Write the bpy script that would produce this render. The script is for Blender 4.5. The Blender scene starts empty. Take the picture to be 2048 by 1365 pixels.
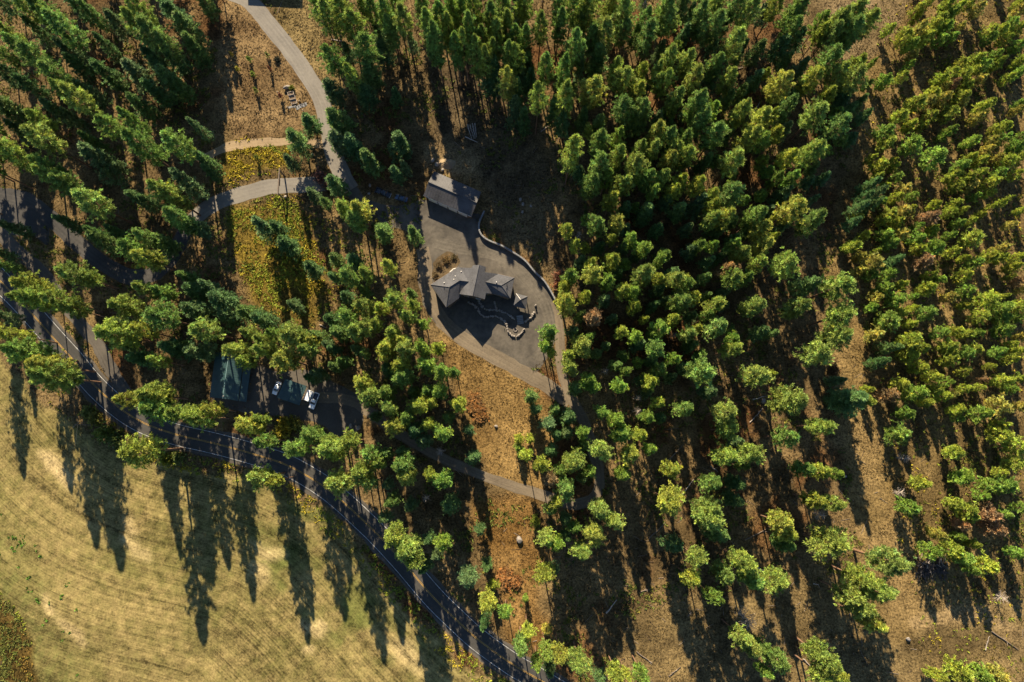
import bpy, math, random
import numpy as np
from mathutils import Vector
rng = np.random.default_rng(7)
random.seed(7)
scene = bpy.context.scene
# ------------------------------------------------------------------ camera
H = 226.0                       # flying height in metres
TILT = math.radians(7.4)        # looks a little ahead of straight down
F = 1365.0                      # focal length in photo pixels
cam_d = bpy.data.cameras.new('camera')
cam_d.sensor_width = 36.0
cam_d.lens = 36.0 * F / 2048.0
cam_d.clip_start = 1.0
cam_d.clip_end = 6000.0
cam = bpy.data.objects.new('camera', cam_d)
scene.collection.objects.link(cam)
cam.location = (0, 0, H)
cam.rotation_euler = (TILT, 0, 0)
scene.camera = cam
# ------------------------------------------------------------------ world, sun, exposure
SUN_EL = math.radians(29.0)
SUN_AZ = math.radians(-10.5)
world = bpy.data.worlds.new('World')
scene.world = world
world.use_nodes = True
wn = world.node_tree
sky = wn.nodes.new('ShaderNodeTexSky')
sky.sky_type = 'NISHITA'
sky.sun_disc = False
sky.sun_elevation = SUN_EL
sky.sun_rotation = SUN_AZ
sky.altitude = 900
sky.air_density = 0.9
sky.dust_density = 0.3
sky.ozone_density = 2.5
bg = wn.nodes['Background']
wn.links.new(sky.outputs[0], bg.inputs[0])
bg.inputs[1].default_value = 0.062
sun_d = bpy.data.lights.new('sun', 'SUN')
sun_d.energy = 5.0
sun_d.angle = math.radians(0.5)
sun_d.color = (1.0, 0.84, 0.60)
sun = bpy.data.objects.new('sun', sun_d)
scene.collection.objects.link(sun)
to_sun = Vector((math.sin(SUN_AZ) * math.cos(SUN_EL), math.cos(SUN_AZ) * math.cos(SUN_EL), math.sin(SUN_EL)))
sun.rotation_euler = (-to_sun).to_track_quat('-Z', 'Y').to_euler()
sun.location = (0, 60, 300)
vs = scene.view_settings
vs.view_transform = 'Standard'
vs.look = 'None'
vs.exposure = 1.72
vs.gamma = 1.0
vs.use_curve_mapping = False

# ------------------------------------------------------------------ helpers
COL = scene.collection
CT, ST = math.cos(TILT), math.sin(TILT)

def U(px, py, z=0.0):
    """survey: photo pixel -> world point on the level z"""
    a, b = px - 1024.0, 682.5 - py
    d = np.array([a, b * CT + F * ST, b * ST - F * CT])
    t = (z - H) / d[2]
    return (d[0] * t, d[1] * t, z)

def P(x, y, z=0.0):
    """world -> photo pixel (vectorised)"""
    rz = z - H
    u = y * CT + rz * ST
    d = y * ST - rz * CT
    return 1024.0 + F * x / d, 682.5 - F * u / d, d

def tag(o, label, cat, group=None):
    o['label'] = label
    o['category'] = cat
    if group:
        o['group'] = group
    return o

def empty(name, loc=(0, 0, 0), rz=0.0, label=None, cat=None, group=None):
    o = bpy.data.objects.new(name, None)
    o.empty_display_size = 0.5
    COL.objects.link(o)
    o.location = loc
    o.rotation_euler = (0, 0, rz)
    if label:
        tag(o, label, cat, group)
    return o

def link_mesh(name, me, parent=None, loc=None, rot=None):
    o = bpy.data.objects.new(name, me)
    COL.objects.link(o)
    if parent is not None:
        o.parent = parent
    if loc is not None:
        o.location = loc
    if rot is not None:
        o.rotation_euler = rot
    return o

class MB:
    """collects shapes, builds ONE mesh"""
    def __init__(s):
        s.v, s.f = [], []
    def poly(s, pts):
        n = len(s.v)
        s.v += [tuple(p) for p in pts]
        s.f.append(tuple(range(n, n + len(pts))))
    def box(s, c, d, rz=0.0, taper=1.0):
        n = len(s.v)
        ca, sa = math.cos(rz), math.sin(rz)
        for k in (-1, 1):
            t = taper if k > 0 else 1.0
            for i, j in ((-1, -1), (1, -1), (1, 1), (-1, 1)):
                x, y = i * d[0] / 2 * t, j * d[1] / 2 * t
                s.v.append((c[0] + x * ca - y * sa, c[1] + x * sa + y * ca, c[2] + k * d[2] / 2))
        for q in ((3, 2, 1, 0), (4, 5, 6, 7), (0, 1, 5, 4), (1, 2, 6, 5), (2, 3, 7, 6), (3, 0, 4, 7)):
            s.f.append(tuple(n + i for i in q))
    def tube(s, a, b, r0, r1=None, n=6, caps=True):
        r1 = r0 if r1 is None else r1
        a, b = Vector(a), Vector(b)
        d = (b - a).normalized()
        u = d.orthogonal().normalized()
        w = d.cross(u)
        k = len(s.v)
        for p, r in ((a, r0), (b, r1)):
            for i in range(n):
                t = 2 * math.pi * i / n
                s.v.append(tuple(p + (u * math.cos(t) + w * math.sin(t)) * r))
        for i in range(n):
            j = (i + 1) % n
            s.f.append((k + i, k + j, k + n + j, k + n + i))
        if caps:
            s.f.append(tuple(k + i for i in range(n))[::-1])
            s.f.append(tuple(k + n + i for i in range(n)))
    def slab(s, pts, th):
        """roof face: polygon with thickness th downwards"""
        n, m = len(s.v), len(pts)
        s.v += [tuple(p) for p in pts] + [(p[0], p[1], p[2] - th) for p in pts]
        s.f.append(tuple(range(n, n + m)))
        s.f.append(tuple(range(n + 2 * m - 1, n + m - 1, -1)))
        for i in range(m):
            j = (i + 1) % m
            s.f.append((n + i, n + m + i, n + m + j, n + j))
    def prism(s, pts, z0, z1):
        n, m = len(s.v), len(pts)
        s.v += [(p[0], p[1], z0) for p in pts] + [(p[0], p[1], z1) for p in pts]
        s.f.append(tuple(range(n + m, n + 2 * m)))
        s.f.append(tuple(range(n + m - 1, n - 1, -1)))
        for i in range(m):
            j = (i + 1) % m
            s.f.append((n + i, n + j, n + m + j, n + m + i))
    def loft(s, rings, caps=True):
        n0 = len(s.v)
        m = len(rings[0])
        for r in rings:
            s.v += [tuple(p) for p in r]
        for k in range(len(rings) - 1):
            a = n0 + k * m
            for i in range(m):
                j = (i + 1) % m
                s.f.append((a + i, a + j, a + m + j, a + m + i))
        if caps:
            s.f.append(tuple(range(n0 + m - 1, n0 - 1, -1)))
            a = n0 + (len(rings) - 1) * m
            s.f.append(tuple(range(a, a + m)))
    def mesh(s, name, mat, smooth=False):
        me = bpy.data.meshes.new(name)
        me.from_pydata(s.v, [], s.f)
        me.update()
        import bmesh
        bm = bmesh.new()
        bm.from_mesh(me)
        bmesh.ops.recalc_face_normals(bm, faces=bm.faces)
        bm.to_mesh(me)
        bm.free()
        if smooth:
            me.polygons.foreach_set('use_smooth', [True] * len(me.polygons))
        me.materials.append(mat)
        return me
    def build(s, name, mat, parent=None, smooth=False):
        return link_mesh(name, s.mesh(name, mat, smooth), parent)

def tri_mesh(name, verts, faces, mat, col=None):
    """fast numpy mesh; verts (n,3), faces (m,k)"""
    me = bpy.data.meshes.new(name)
    nv, (nf, k) = len(verts), faces.shape
    me.vertices.add(nv)
    me.vertices.foreach_set('co', np.asarray(verts, np.float32).ravel())
    me.loops.add(nf * k)
    me.loops.foreach_set('vertex_index', faces.astype(np.int32).ravel())
    me.polygons.add(nf)
    me.polygons.foreach_set('loop_start', np.arange(0, nf * k, k, dtype=np.int32))
    me.polygons.foreach_set('loop_total', np.full(nf, k, np.int32))
    if col is not None:
        at = me.color_attributes.new('Col', 'FLOAT_COLOR', 'POINT')
        c4 = np.ones((nv, 4), np.float32)
        c4[:, :3] = col
        at.data.foreach_set('color', c4.ravel())
    me.update(calc_edges=True)
    me.materials.append(mat)
    return me

def noise2(x, y, seed=0):
    """smooth value noise, vectorised"""
    xi, yi = np.floor(x).astype(np.int64), np.floor(y).astype(np.int64)
    fx, fy = x - xi, y - yi
    fx, fy = fx * fx * (3 - 2 * fx), fy * fy * (3 - 2 * fy)
    def h(a, b):
        n = (a * 374761393 + b * 668265263 + seed * 1442695041) & 0x7fffffff
        n = ((n ^ (n >> 13)) * 1274126177) & 0x7fffffff
        return ((n ^ (n >> 16)) & 0xffff) / 65535.0
    return (h(xi, yi) * (1 - fx) + h(xi + 1, yi) * fx) * (1 - fy) + (h(xi, yi + 1) * (1 - fx) + h(xi + 1, yi + 1) * fx) * fy

def fbm(x, y, seed=0, o=4):
    a, t, s = 0.5, 0.0, 0.0
    for i in range(o):
        t = t + a * noise2(x * 2 ** i, y * 2 ** i, seed + i)
        s += a
        a *= 0.5
    return t / s

def seg_dist(x, y, pts):
    """distance to a polyline, signed side and running length"""
    best = np.full(x.shape, 1e9)
    side = np.zeros(x.shape)
    run = np.zeros(x.shape)
    L = 0.0
    for (ax, ay), (bx, by) in zip(pts[:-1], pts[1:]):
        dx, dy = bx - ax, by - ay
        l2 = dx * dx + dy * dy
        t = np.clip(((x - ax) * dx + (y - ay) * dy) / l2, 0, 1)
        qx, qy = ax + t * dx, ay + t * dy
        d = np.hypot(x - qx, y - qy)
        m = d < best
        best = np.where(m, d, best)
        side = np.where(m, np.sign(dx * (y - ay) - dy * (x - ax)), side)
        run = np.where(m, L + t * math.sqrt(l2), run)
        L += math.sqrt(l2)
    return best, side, run

def poly_sd(x, y, pts):
    """signed distance to a polygon, inside positive"""
    d, _, _ = seg_dist(x, y, list(pts) + [pts[0]])
    ins = np.zeros(x.shape, bool)
    n = len(pts)
    for i in range(n):
        (ax, ay), (bx, by) = pts[i], pts[(i + 1) % n]
        if ay == by:
            continue
        c = ((ay > y) != (by > y)) & (x < (bx - ax) * (y - ay) / (by - ay) + ax)
        ins ^= c
    return np.where(ins, d, -d)

def spline(pts, step):
    """Catmull-Rom through points, resampled"""
    p = [np.array(q, float) for q in pts]
    p = [2 * p[0] - p[1]] + p + [2 * p[-1] - p[-2]]
    out = []
    for i in range(1, len(p) - 2):
        a, b, c, d = p[i - 1:i + 3]
        n = max(1, int(np.hypot(*(c - b)[:2]) / step))
        for k in range(n):
            t = k / n
            out.append(0.5 * ((2 * b) + (c - a) * t + (2 * a - 5 * b + 4 * c - d) * t * t + (3 * b - a - 3 * c + d) * t ** 3))
    out.append(p[-2])
    return np.array(out)

# ------------------------------------------------------------------ materials
def new_mat(name):
    m = bpy.data.materials.new(name)
    m.use_nodes = True
    nt = m.node_tree
    return m, nt, nt.nodes['Principled BSDF']

def simple(name, col, rough=0.7, metal=0.0, var=0.25, scale=3.0, bump=0.0, spec=0.3):
    m, nt, b = new_mat(name)
    b.inputs['Roughness'].default_value = rough
    b.inputs['Metallic'].default_value = metal
    b.inputs['Specular IOR Level'].default_value = spec
    tc = nt.nodes.new('ShaderNodeTexCoord')
    nz = nt.nodes.new('ShaderNodeTexNoise')
    nz.inputs['Scale'].default_value = scale
    nz.inputs['Detail'].default_value = 5
    nt.links.new(tc.outputs['Object'], nz.inputs['Vector'])
    r = nt.nodes.new('ShaderNodeValToRGB')
    r.color_ramp.elements[0].position = 0.3
    r.color_ramp.elements[1].position = 0.7
    r.color_ramp.elements[0].color = (*[c * (1 - var) for c in col], 1)
    r.color_ramp.elements[1].color = (*[min(1, c * (1 + var)) for c in col], 1)
    nt.links.new(nz.outputs[0], r.inputs[0])
    nt.links.new(r.outputs[0], b.inputs['Base Color'])
    if bump:
        bp = nt.nodes.new('ShaderNodeBump')
        bp.inputs['Strength'].default_value = bump
        bp.inputs['Distance'].default_value = 0.1
        nt.links.new(nz.outputs[0], bp.inputs['Height'])
        nt.links.new(bp.outputs[0], b.inputs['Normal'])
    return m

def foliage(name, trans=0.28):
    """leaf colour = object colour x a tuft-by-tuft shade stored on the mesh"""
    m, nt, b = new_mat(name)
    oi = nt.nodes.new('ShaderNodeObjectInfo')
    at = nt.nodes.new('ShaderNodeAttribute')
    at.attribute_name = 'Col'
    mx = nt.nodes.new('ShaderNodeMix')
    mx.data_type = 'RGBA'
    mx.blend_type = 'MULTIPLY'
    mx.inputs[0].default_value = 1.0
    nt.links.new(oi.outputs['Color'], mx.inputs[6])
    nt.links.new(at.outputs['Color'], mx.inputs[7])
    b.inputs['Roughness'].default_value = 0.65
    b.inputs['Specular IOR Level'].default_value = 0.25
    nt.links.new(mx.outputs[2], b.inputs['Base Color'])
    tr = nt.nodes.new('ShaderNodeBsdfTranslucent')
    nt.links.new(mx.outputs[2], tr.inputs[0])
    ms = nt.nodes.new('ShaderNodeMixShader')
    ms.inputs[0].default_value = trans
    nt.links.new(b.outputs[0], ms.inputs[1])
    nt.links.new(tr.outputs[0], ms.inputs[2])
    nt.links.new(ms.outputs[0], nt.nodes['Material Output'].inputs[0])
    return m

def vcol_mat(name, rough=0.9):
    m, nt, b = new_mat(name)
    at = nt.nodes.new('ShaderNodeAttribute')
    at.attribute_name = 'Col'
    nt.links.new(at.outputs['Color'], b.inputs['Base Color'])
    b.inputs['Roughness'].default_value = rough
    b.inputs['Specular IOR Level'].default_value = 0.1
    return m

M = {}
M['needles'] = foliage('needles')
M['grass'] = vcol_mat('dry_grass')
M['bark'] = simple('bark', (0.15, 0.085, 0.05), 0.9, var=0.35, scale=2.0, bump=0.5)
M['dead'] = simple('weathered_wood', (0.30, 0.255, 0.215), 0.9, var=0.3, scale=2.0)
M['log'] = simple('fallen_log_wood', (0.13, 0.10, 0.075), 0.9, var=0.3, scale=1.5)
M['char'] = simple('charred_wood', (0.05, 0.045, 0.045), 0.9, var=0.6, scale=1.2)
M['stone'] = simple('granite', (0.21, 0.185, 0.16), 0.9, var=0.35, scale=1.2, bump=0.4)
M['block'] = simple('concrete_block', (0.17, 0.17, 0.17), 0.9, var=0.2, scale=1.0, bump=0.2)
M['wallpaint'] = simple('brown_siding', (0.14, 0.10, 0.07), 0.8, var=0.15)
M['trim'] = simple('pale_trim', (0.62, 0.58, 0.52), 0.6, var=0.08)
M['wood'] = simple('stained_timber', (0.16, 0.09, 0.045), 0.8, var=0.3)
M['glass'] = simple('window_glass', (0.02, 0.025, 0.03), 0.08, var=0.1, spec=0.6)
M['white_car'] = simple('white_car_paint', (0.72, 0.73, 0.75), 0.25, var=0.05, spec=0.5)
M['black_car'] = simple('black_car_paint', (0.012, 0.014, 0.018), 0.22, var=0.1, spec=0.5)
M['silver_car'] = simple('dark_blue_car_paint', (0.035, 0.06, 0.10), 0.25, metal=0.3, var=0.1, spec=0.5)
M['rubber'] = simple('tyre_rubber', (0.02, 0.02, 0.02), 0.9)
M['chrome'] = simple('wheel_rim', (0.45, 0.45, 0.46), 0.3, metal=0.8)
M['lamp'] = simple('headlamp_glass', (0.6, 0.6, 0.6), 0.15)
M['redlamp'] = simple('tail_lamp_glass', (0.35, 0.02, 0.02), 0.2)
M['soil'] = simple('planter_soil', (0.10, 0.07, 0.045), 1.0, var=0.4, scale=6)
M['wire'] = simple('cable', (0.05, 0.05, 0.05), 0.6)
M['white_line'] = simple('white_road_paint', (0.45, 0.45, 0.44), 0.7, var=0.5, scale=0.7)
M['yellow_line'] = simple('yellow_road_paint', (0.38, 0.22, 0.04), 0.7, var=0.5, scale=0.7)

def shingle(name, col, step, rough=0.85):
    m, nt, b = new_mat(name)
    b.inputs['Roughness'].default_value = rough
    b.inputs['Specular IOR Level'].default_value = 0.2
    tc = nt.nodes.new('ShaderNodeTexCoord')
    nz = nt.nodes.new('ShaderNodeTexNoise')
    nz.inputs['Scale'].default_value = 2.6
    nz.inputs['Detail'].default_value = 8
    nz.inputs['Roughness'].default_value = 0.75
    n2 = nt.nodes.new('ShaderNodeTexNoise')
    n2.inputs['Scale'].default_value = 0.25
    nt.links.new(tc.outputs['Object'], nz.inputs['Vector'])
    nt.links.new(tc.outputs['Object'], n2.inputs['Vector'])
    ad = nt.nodes.new('ShaderNodeMath')
    ad.operation = 'MULTIPLY_ADD'
    ad.inputs[1].default_value = 0.6
    nt.links.new(n2.outputs[0], ad.inputs[0])
    nt.links.new(nz.outputs[0], ad.inputs[2])
    r = nt.nodes.new('ShaderNodeValToRGB')
    r.color_ramp.elements[0].position = 0.5
    r.color_ramp.elements[1].position = 1.1 if False else 1.0
    r.color_ramp.elements[0].color = (*[c * 0.45 for c in col], 1)
    r.color_ramp.elements[1].color = (*[c * 1.7 for c in col], 1)
    nt.links.new(ad.outputs[0], r.inputs[0])
    nt.links.new(r.outputs[0], b.inputs['Base Color'])
    bp = nt.nodes.new('ShaderNodeBump')
    bp.inputs['Strength'].default_value = 0.35
    bp.inputs['Distance'].default_value = 0.05
    nt.links.new(nz.outputs[0], bp.inputs['Height'])
    nt.links.new(bp.outputs[0], b.inputs['Normal'])
    return m
M['shingle'] = shingle('charcoal_shingles', (0.058, 0.058, 0.062), 0.3)
M['barn_roof'] = shingle('barn_roofing', (0.055, 0.053, 0.054), 0.3, 0.6)
M['green_metal'] = simple('green_metal_roofing', (0.022, 0.052, 0.055), 0.45, metal=0.0, var=0.18, scale=0.6, spec=0.5)
# ------------------------------------------------------------------ lines surveyed from the photograph (pixels)
ROAD = [(-190, 330), (-120, 420), (-60, 497), (0, 562), (33, 595), (63, 627), (110, 680), (148, 722), (185, 767), (225, 805), (263, 833), (303, 853), (358, 871), (411, 883), (463, 896), (512, 910), (562, 926), (600, 944), (647, 973), (687, 1005), (727, 1042), (757, 1071), (805, 1123), (863, 1191), (910, 1238), (958, 1281), (1022, 1327), (1056, 1347), (1089, 1366), (1160, 1410), (1260, 1480)]
LANE_TOP = [(330, -30), (400, -26), (455, -16), (500, 5), (537, 48), (575, 95), (610, 145), (642, 197), (653, 240), (662, 288), (673, 325), (688, 357), (702, 380)]
LANE_W = [(668, 365), (600, 371), (540, 374), (485, 388), (435, 405), (398, 430), (368, 468), (345, 512), (313, 545), (270, 556), (235, 545), (192, 517), (150, 482), (108, 443), (60, 408), (0, 392), (-90, 380)]
LANE_OLD = [(-60, 420), (10, 478), (50, 515), (92, 555), (130, 608), (160, 648), (195, 688), (220, 735), (250, 785), (275, 815)]
DRIVE_E = [(1106, 604), (1114, 630), (1120, 680), (1122, 735), (1142, 795), (1170, 850), (1188, 905), (1198, 950), (1192, 990), (1150, 1010), (1075, 988), (1010, 968), (950, 945), (880, 915), (815, 878), (765, 845), (715, 808), (660, 795), (600, 800)]
DRIVE_S = [(880, 640), (925, 678), (985, 712), (1045, 745), (1095, 772), (1140, 805)]
DRIVE_W = [(843, 497), (849, 525), (852, 570), (868, 615), (890, 650)]
TRACK_N = [(395, 325), (440, 300), (480, 290), (540, 285), (600, 283), (650, 290)]
TRACK_R = [(2100, 1330), (2048, 1290), (2000, 1255), (1960, 1235), (1900, 1228), (1840, 1240)]

def world_line(px, step=2.0):
    return spline([U(*p)[:2] for p in px], step)
W_ROAD = world_line(ROAD)

# ------------------------------------------------------------------ ground sheet
xs = np.concatenate([[-3000, -1500, -800, -450, -320, -270], np.arange(-240, 240.1, 1.0), [270, 320, 450, 800, 1500, 3000]])
ys = np.concatenate([[-3000, -1500, -800, -450, -300, -220, -190], np.arange(-165, 215.1, 1.0), [240, 300, 450, 800, 1500, 3000]])
GX, GY = np.meshgrid(xs, ys)
gx, gy = GX.ravel(), GY.ravel()
def warp_pixels(x, y, amt=11.0):
    cx, cy = np.clip(x, -260, 260), np.clip(y, -180, 230)
    a, b, _ = P(cx, cy)
    a = a + (fbm(x * .09, y * .09, 11) - .5) * 2 * amt * 2.2
    b = b + (fbm(x * .09, y * .09, 21) - .5) * 2 * amt * 2.2
    return a, b
def sstep(v, a, b):
    t = np.clip((v - a) / (b - a), 0, 1)
    return t * t * (3 - 2 * t)

FIELD_EDGE = [(-400, 560), (-60, 620), (0, 700), (60, 770), (120, 830), (190, 880), (270, 905), (350, 935), (440, 950), (520, 965), (580, 985), (640, 1015), (690, 1060), (730, 1110), (775, 1165), (830, 1235), (900, 1300), (985, 1365), (1100, 1440), (1200, 1600), (-400, 1600)]
BUSH_SW = [(-400, 1150), (0, 1187), (25, 1215), (55, 1265), (70, 1310), (80, 1370), (110, 1600), (-400, 1600)]
GOLD1 = [(885, 672), (930, 690), (985, 722), (1035, 750), (1085, 790), (1110, 870), (1090, 985), (960, 948), (935, 880), (910, 800), (900, 740)]
GOLD2 = [(950, 985), (1075, 1005), (1090, 1110), (1085, 1210), (1120, 1290), (1060, 1300), (990, 1220), (985, 1120), (950, 1040)]
CLEAR_N = [(440, -80), (520, 20), (565, 85), (600, 140), (640, 220), (600, 275), (465, 300), (445, 200), (438, 60)]
VERGE_N = [(520, -60), (600, -60), (650, 70), (690, 150), (700, 215), (668, 235), (630, 150), (575, 70)]
WEED_N = [(445, 296), (520, 286), (585, 290), (590, 340), (520, 350), (450, 372)]
WEED_S = [(455, 415), (520, 398), (585, 400), (620, 440), (650, 540), (660, 600), (640, 640), (575, 640), (520, 620), (490, 540), (460, 470)]
STRIP_R = [(1710, 130), (1800, 0), (1830, 60), (1770, 150), (1745, 240), (1740, 340), (1735, 420), (1710, 560), (1740, 700), (1790, 900), (1830, 1060), (1850, 1250), (1760, 1300), (1720, 1100), (1690, 900), (1660, 700), (1650, 560), (1690, 380), (1700, 240)]
YOUNG = [(1740, -60), (2300, -60), (2300, 1500), (1840, 1300), (1790, 1000), (1760, 800), (1720, 600), (1735, 300)]
FIELD_NE = [(1640, -160), (1860, -160), (1815, 0), (1800, 30), (1735, 110), (1700, 130), (1650, 40), (1620, 0)]
LOW_R = [(1280, 1230), (1400, 1190), (1700, 1150), (1850, 1180), (2300, 1180), (2300, 1600), (1150, 1600), (1180, 1400)]
DIRT = [(835, 285), (900, 278), (965, 300), (975, 360), (900, 350), (855, 335)]
BANK_E = [(965, 370), (1030, 380), (1080, 470), (1110, 560), (1118, 600), (1090, 560), (1040, 505), (985, 470), (968, 430)]

a_, b_ = warp_pixels(gx, gy)
n_big = fbm(gx * .03, gy * .03, 31)
n_mid = fbm(gx * .12, gy * .12, 41)
n_fine = fbm(gx * .5, gy * .5, 51)
n_pat = fbm(gx * .07, gy * .07, 61)
def mixc(c, new, m):
    return c * (1 - m[:, None]) + new * m[:, None]
def tone(c0, c1, n):
    n = np.clip((n - .3) / .4, 0, 1)
    return np.array(c0)[None] * (1 - n[:, None]) + np.array(c1)[None] * n[:, None]
def mask(poly, soft=6.0):
    return sstep(poly_sd(a_, b_, poly), -soft, soft)
gcol = tone((0.165, 0.118, 0.065), (0.335, 0.238, 0.128), n_mid)                 # needle litter and dry grass
gcol = mixc(gcol, tone((0.17, 0.075, 0.035), (0.22, 0.10, 0.045), n_fine), sstep(n_pat, .55, .72) * .7)   # rusty needle patches
gcol = mixc(gcol, tone((0.20, 0.145, 0.07), (0.37, 0.27, 0.13), n_mid), mask(YOUNG) * .85)
gcol = mixc(gcol, tone((0.19, 0.14, 0.075), (0.38, 0.28, 0.145), n_mid), mask(LOW_R, 30))
gcol = mixc(gcol, tone((0.26, 0.185, 0.085), (0.42, 0.30, 0.15), n_mid), mask(STRIP_R, 9))
gold = tone((0.27, 0.175, 0.075), (0.47, 0.315, 0.14), n_mid)
gcol = mixc(gcol, gold, mask(GOLD1, 14))
gcol = mixc(gcol, tone((0.26, 0.15, 0.055), (0.42, 0.26, 0.11), n_mid), mask(GOLD2, 18))
gcol = mixc(gcol, tone((0.22, 0.145, 0.08), (0.40, 0.28, 0.16), n_mid), mask(CLEAR_N, 8))
gcol = mixc(gcol, tone((0.24, 0.18, 0.085), (0.44, 0.33, 0.17), n_mid), mask(VERGE_N, 8))
gcol = mixc(gcol, tone((0.22, 0.16, 0.045), (0.34, 0.25, 0.05), n_mid), np.maximum(mask(WEED_N, 6), mask(WEED_S, 14)))
gcol = mixc(gcol, tone((0.36, 0.26, 0.15), (0.50, 0.37, 0.22), n_mid), mask(DIRT, 10))
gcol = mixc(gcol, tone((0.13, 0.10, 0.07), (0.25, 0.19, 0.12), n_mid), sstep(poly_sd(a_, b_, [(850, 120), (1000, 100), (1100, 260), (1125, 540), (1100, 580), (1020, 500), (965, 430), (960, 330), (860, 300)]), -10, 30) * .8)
gcol = mixc(gcol, tone((0.27, 0.20, 0.115), (0.42, 0.31, 0.19), n_mid), mask(FIELD_NE, 6))
m_field = mask(FIELD_EDGE, 7)
fcol = tone((0.25, 0.222, 0.085), (0.47, 0.36, 0.17), n_pat * .45 + n_fine * .55)
gcol = mixc(gcol, fcol, m_field)
# green flush in the field, near the trees and at the lower left
grn = np.clip(sstep(poly_sd(a_, b_, [(480, 960), (640, 1020), (760, 1200), (860, 1330), (760, 1330), (640, 1260), (560, 1180)]), -30, 20) * sstep(n_mid, .45, .62) * .65, 0, 1)
grn = np.maximum(grn, sstep(poly_sd(a_, b_, [(0, 1040), (70, 1120), (140, 1290), (200, 1420), (60, 1420), (0, 1200)]), -25, 15) * sstep(n_fine, .48, .66) * .55)
gcol = mixc(gcol, np.array([[0.16, 0.20, 0.055]]), grn * m_field)
for (cx, cy, rr, k) in [(93, 915, 20, .8), (104, 938, 20, .8), (118, 956, 20, .7), (268, 1045, 16, .6), (264, 1070, 16, .6), (280, 1098, 20, .5), (535, 1110, 22, .6), (560, 1105, 20, .5), (620, 1255, 20, .7), (640, 1245, 14, .6), (604, 1290, 14, .6), (820, 1320, 34, .5), (135, 1250, 18, .6), (105, 1215, 16, .6), (525, 1150, 22, .5), (100, 1200, 14, .5), (150, 1270, 16, .5)]:
    m = np.exp(-(((a_ - cx + (b_ - cy)) / (rr * 1.8)) ** 2 + ((b_ - cy - .8 * (a_ - cx)) / (rr * .9)) ** 2) ** 2) * k * .9 * m_field
    gcol = mixc(gcol, np.array([[0.95, 0.72, 0.42]]), m)
# a foot track crossing the field
d_, _, _ = seg_dist(a_, b_, [(180, 860), (130, 1030), (60, 1090), (0, 1150)])
m_tr = sstep(-seg_dist(a_, b_, TRACK_R)[0], -20, -7)
gcol = mixc(gcol, tone((0.40, 0.29, 0.16), (0.52, 0.38, 0.22), n_mid), m_tr * .85)
m_sw = mask(BUSH_SW, 6)
gcol = mixc(gcol, tone((0.12, 0.085, 0.03), (0.24, 0.155, 0.05), n_fine), m_sw)
gcol = gcol * (0.88 + 0.24 * n_big)[:, None] * np.array([[.395, .382, .318]]) * (1 + m_field[:, None] * np.array([[.0, .03, .03]]))
# road-parallel coordinates for the mowing lines
rd, rside, rrun = seg_dist(np.clip(gx, -600, 600), np.clip(gy, -600, 600), [tuple(p) for p in W_ROAD[::3]])
nx, ny = len(xs), len(ys)
ii = np.arange(nx * ny).reshape(ny, nx)
faces = np.stack([ii[:-1, :-1], ii[:-1, 1:], ii[1:, 1:], ii[1:, :-1]], -1).reshape(-1, 4)
m_ground, nt, pb = new_mat('ground_dry_grass_and_needles')
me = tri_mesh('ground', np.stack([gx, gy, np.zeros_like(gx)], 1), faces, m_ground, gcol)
at = me.attributes.new('mow', 'FLOAT_VECTOR', 'POINT')
fm = np.maximum(m_field * (1 - m_sw), 0)
at.data.foreach_set('vector', np.stack([rd, rrun, fm], 1).astype(np.float32).ravel())
ground = link_mesh('ground', me)
ground['kind'] = 'structure'
tc = nt.nodes.new('ShaderNodeTexCoord')
ac = nt.nodes.new('ShaderNodeAttribute'); ac.attribute_name = 'Col'
am = nt.nodes.new('ShaderNodeAttribute'); am.attribute_name = 'mow'
def N(t, **kw):
    n = nt.nodes.new('ShaderNode' + t)
    for k, v in kw.items():
        setattr(n, k, v)
    return n
def noise(scale, detail=6, rough=.65, src=None):
    n = N('TexNoise')
    n.inputs['Scale'].default_value = scale
    n.inputs['Detail'].default_value = detail
    n.inputs['Roughness'].default_value = rough
    nt.links.new(src if src is not None else tc.outputs['Object'], n.inputs['Vector'])
    return n.outputs[0]
def math_(op, a, b=None, c=None):
    n = N('Math', operation=op)
    for i, v in enumerate((a, b, c)):
        if v is None:
            continue
        if isinstance(v, (int, float)):
            n.inputs[i].default_value = v
        else:
            nt.links.new(v, n.inputs[i])
    return n.outputs[0]
fine = noise(1.5, 8, .8)
coarse = noise(.35, 5, .6)
sep = N('SeparateXYZ')
nt.links.new(am.outputs['Vector'], sep.inputs[0])
cmb = N('CombineXYZ')
nt.links.new(math_('MULTIPLY', sep.outputs[0], 1.6), cmb.inputs[0])
nt.links.new(math_('MULTIPLY', sep.outputs[1], .018), cmb.inputs[1])
stripe = noise(1.0, 4, .7, cmb.outputs[0])
cmb2 = N('CombineXYZ')
nt.links.new(math_('MULTIPLY', sep.outputs[0], .22), cmb2.inputs[0])
nt.links.new(math_('MULTIPLY', sep.outputs[1], .012), cmb2.inputs[1])
stripe2 = noise(1.0, 3, .6, cmb2.outputs[0])
st = math_('MULTIPLY', math_('ADD', math_('MULTIPLY', math_('SUBTRACT', stripe, .5), 2.1), math_('MULTIPLY', math_('SUBTRACT', stripe2, .5), 1.6)), sep.outputs[2])
k1 = math_('ADD', math_('MULTIPLY', math_('SUBTRACT', fine, .5), math_('SUBTRACT', 6.5, math_('MULTIPLY', sep.outputs[2], 2.6))), math_('MULTIPLY', math_('SUBTRACT', coarse, .5), 2.2))
gain = math_('MAXIMUM', math_('ADD', math_('ADD', 1.0, k1), st), .25)
vm = N('VectorMath', operation='SCALE')
nt.links.new(ac.outputs['Color'], vm.inputs[0])
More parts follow.
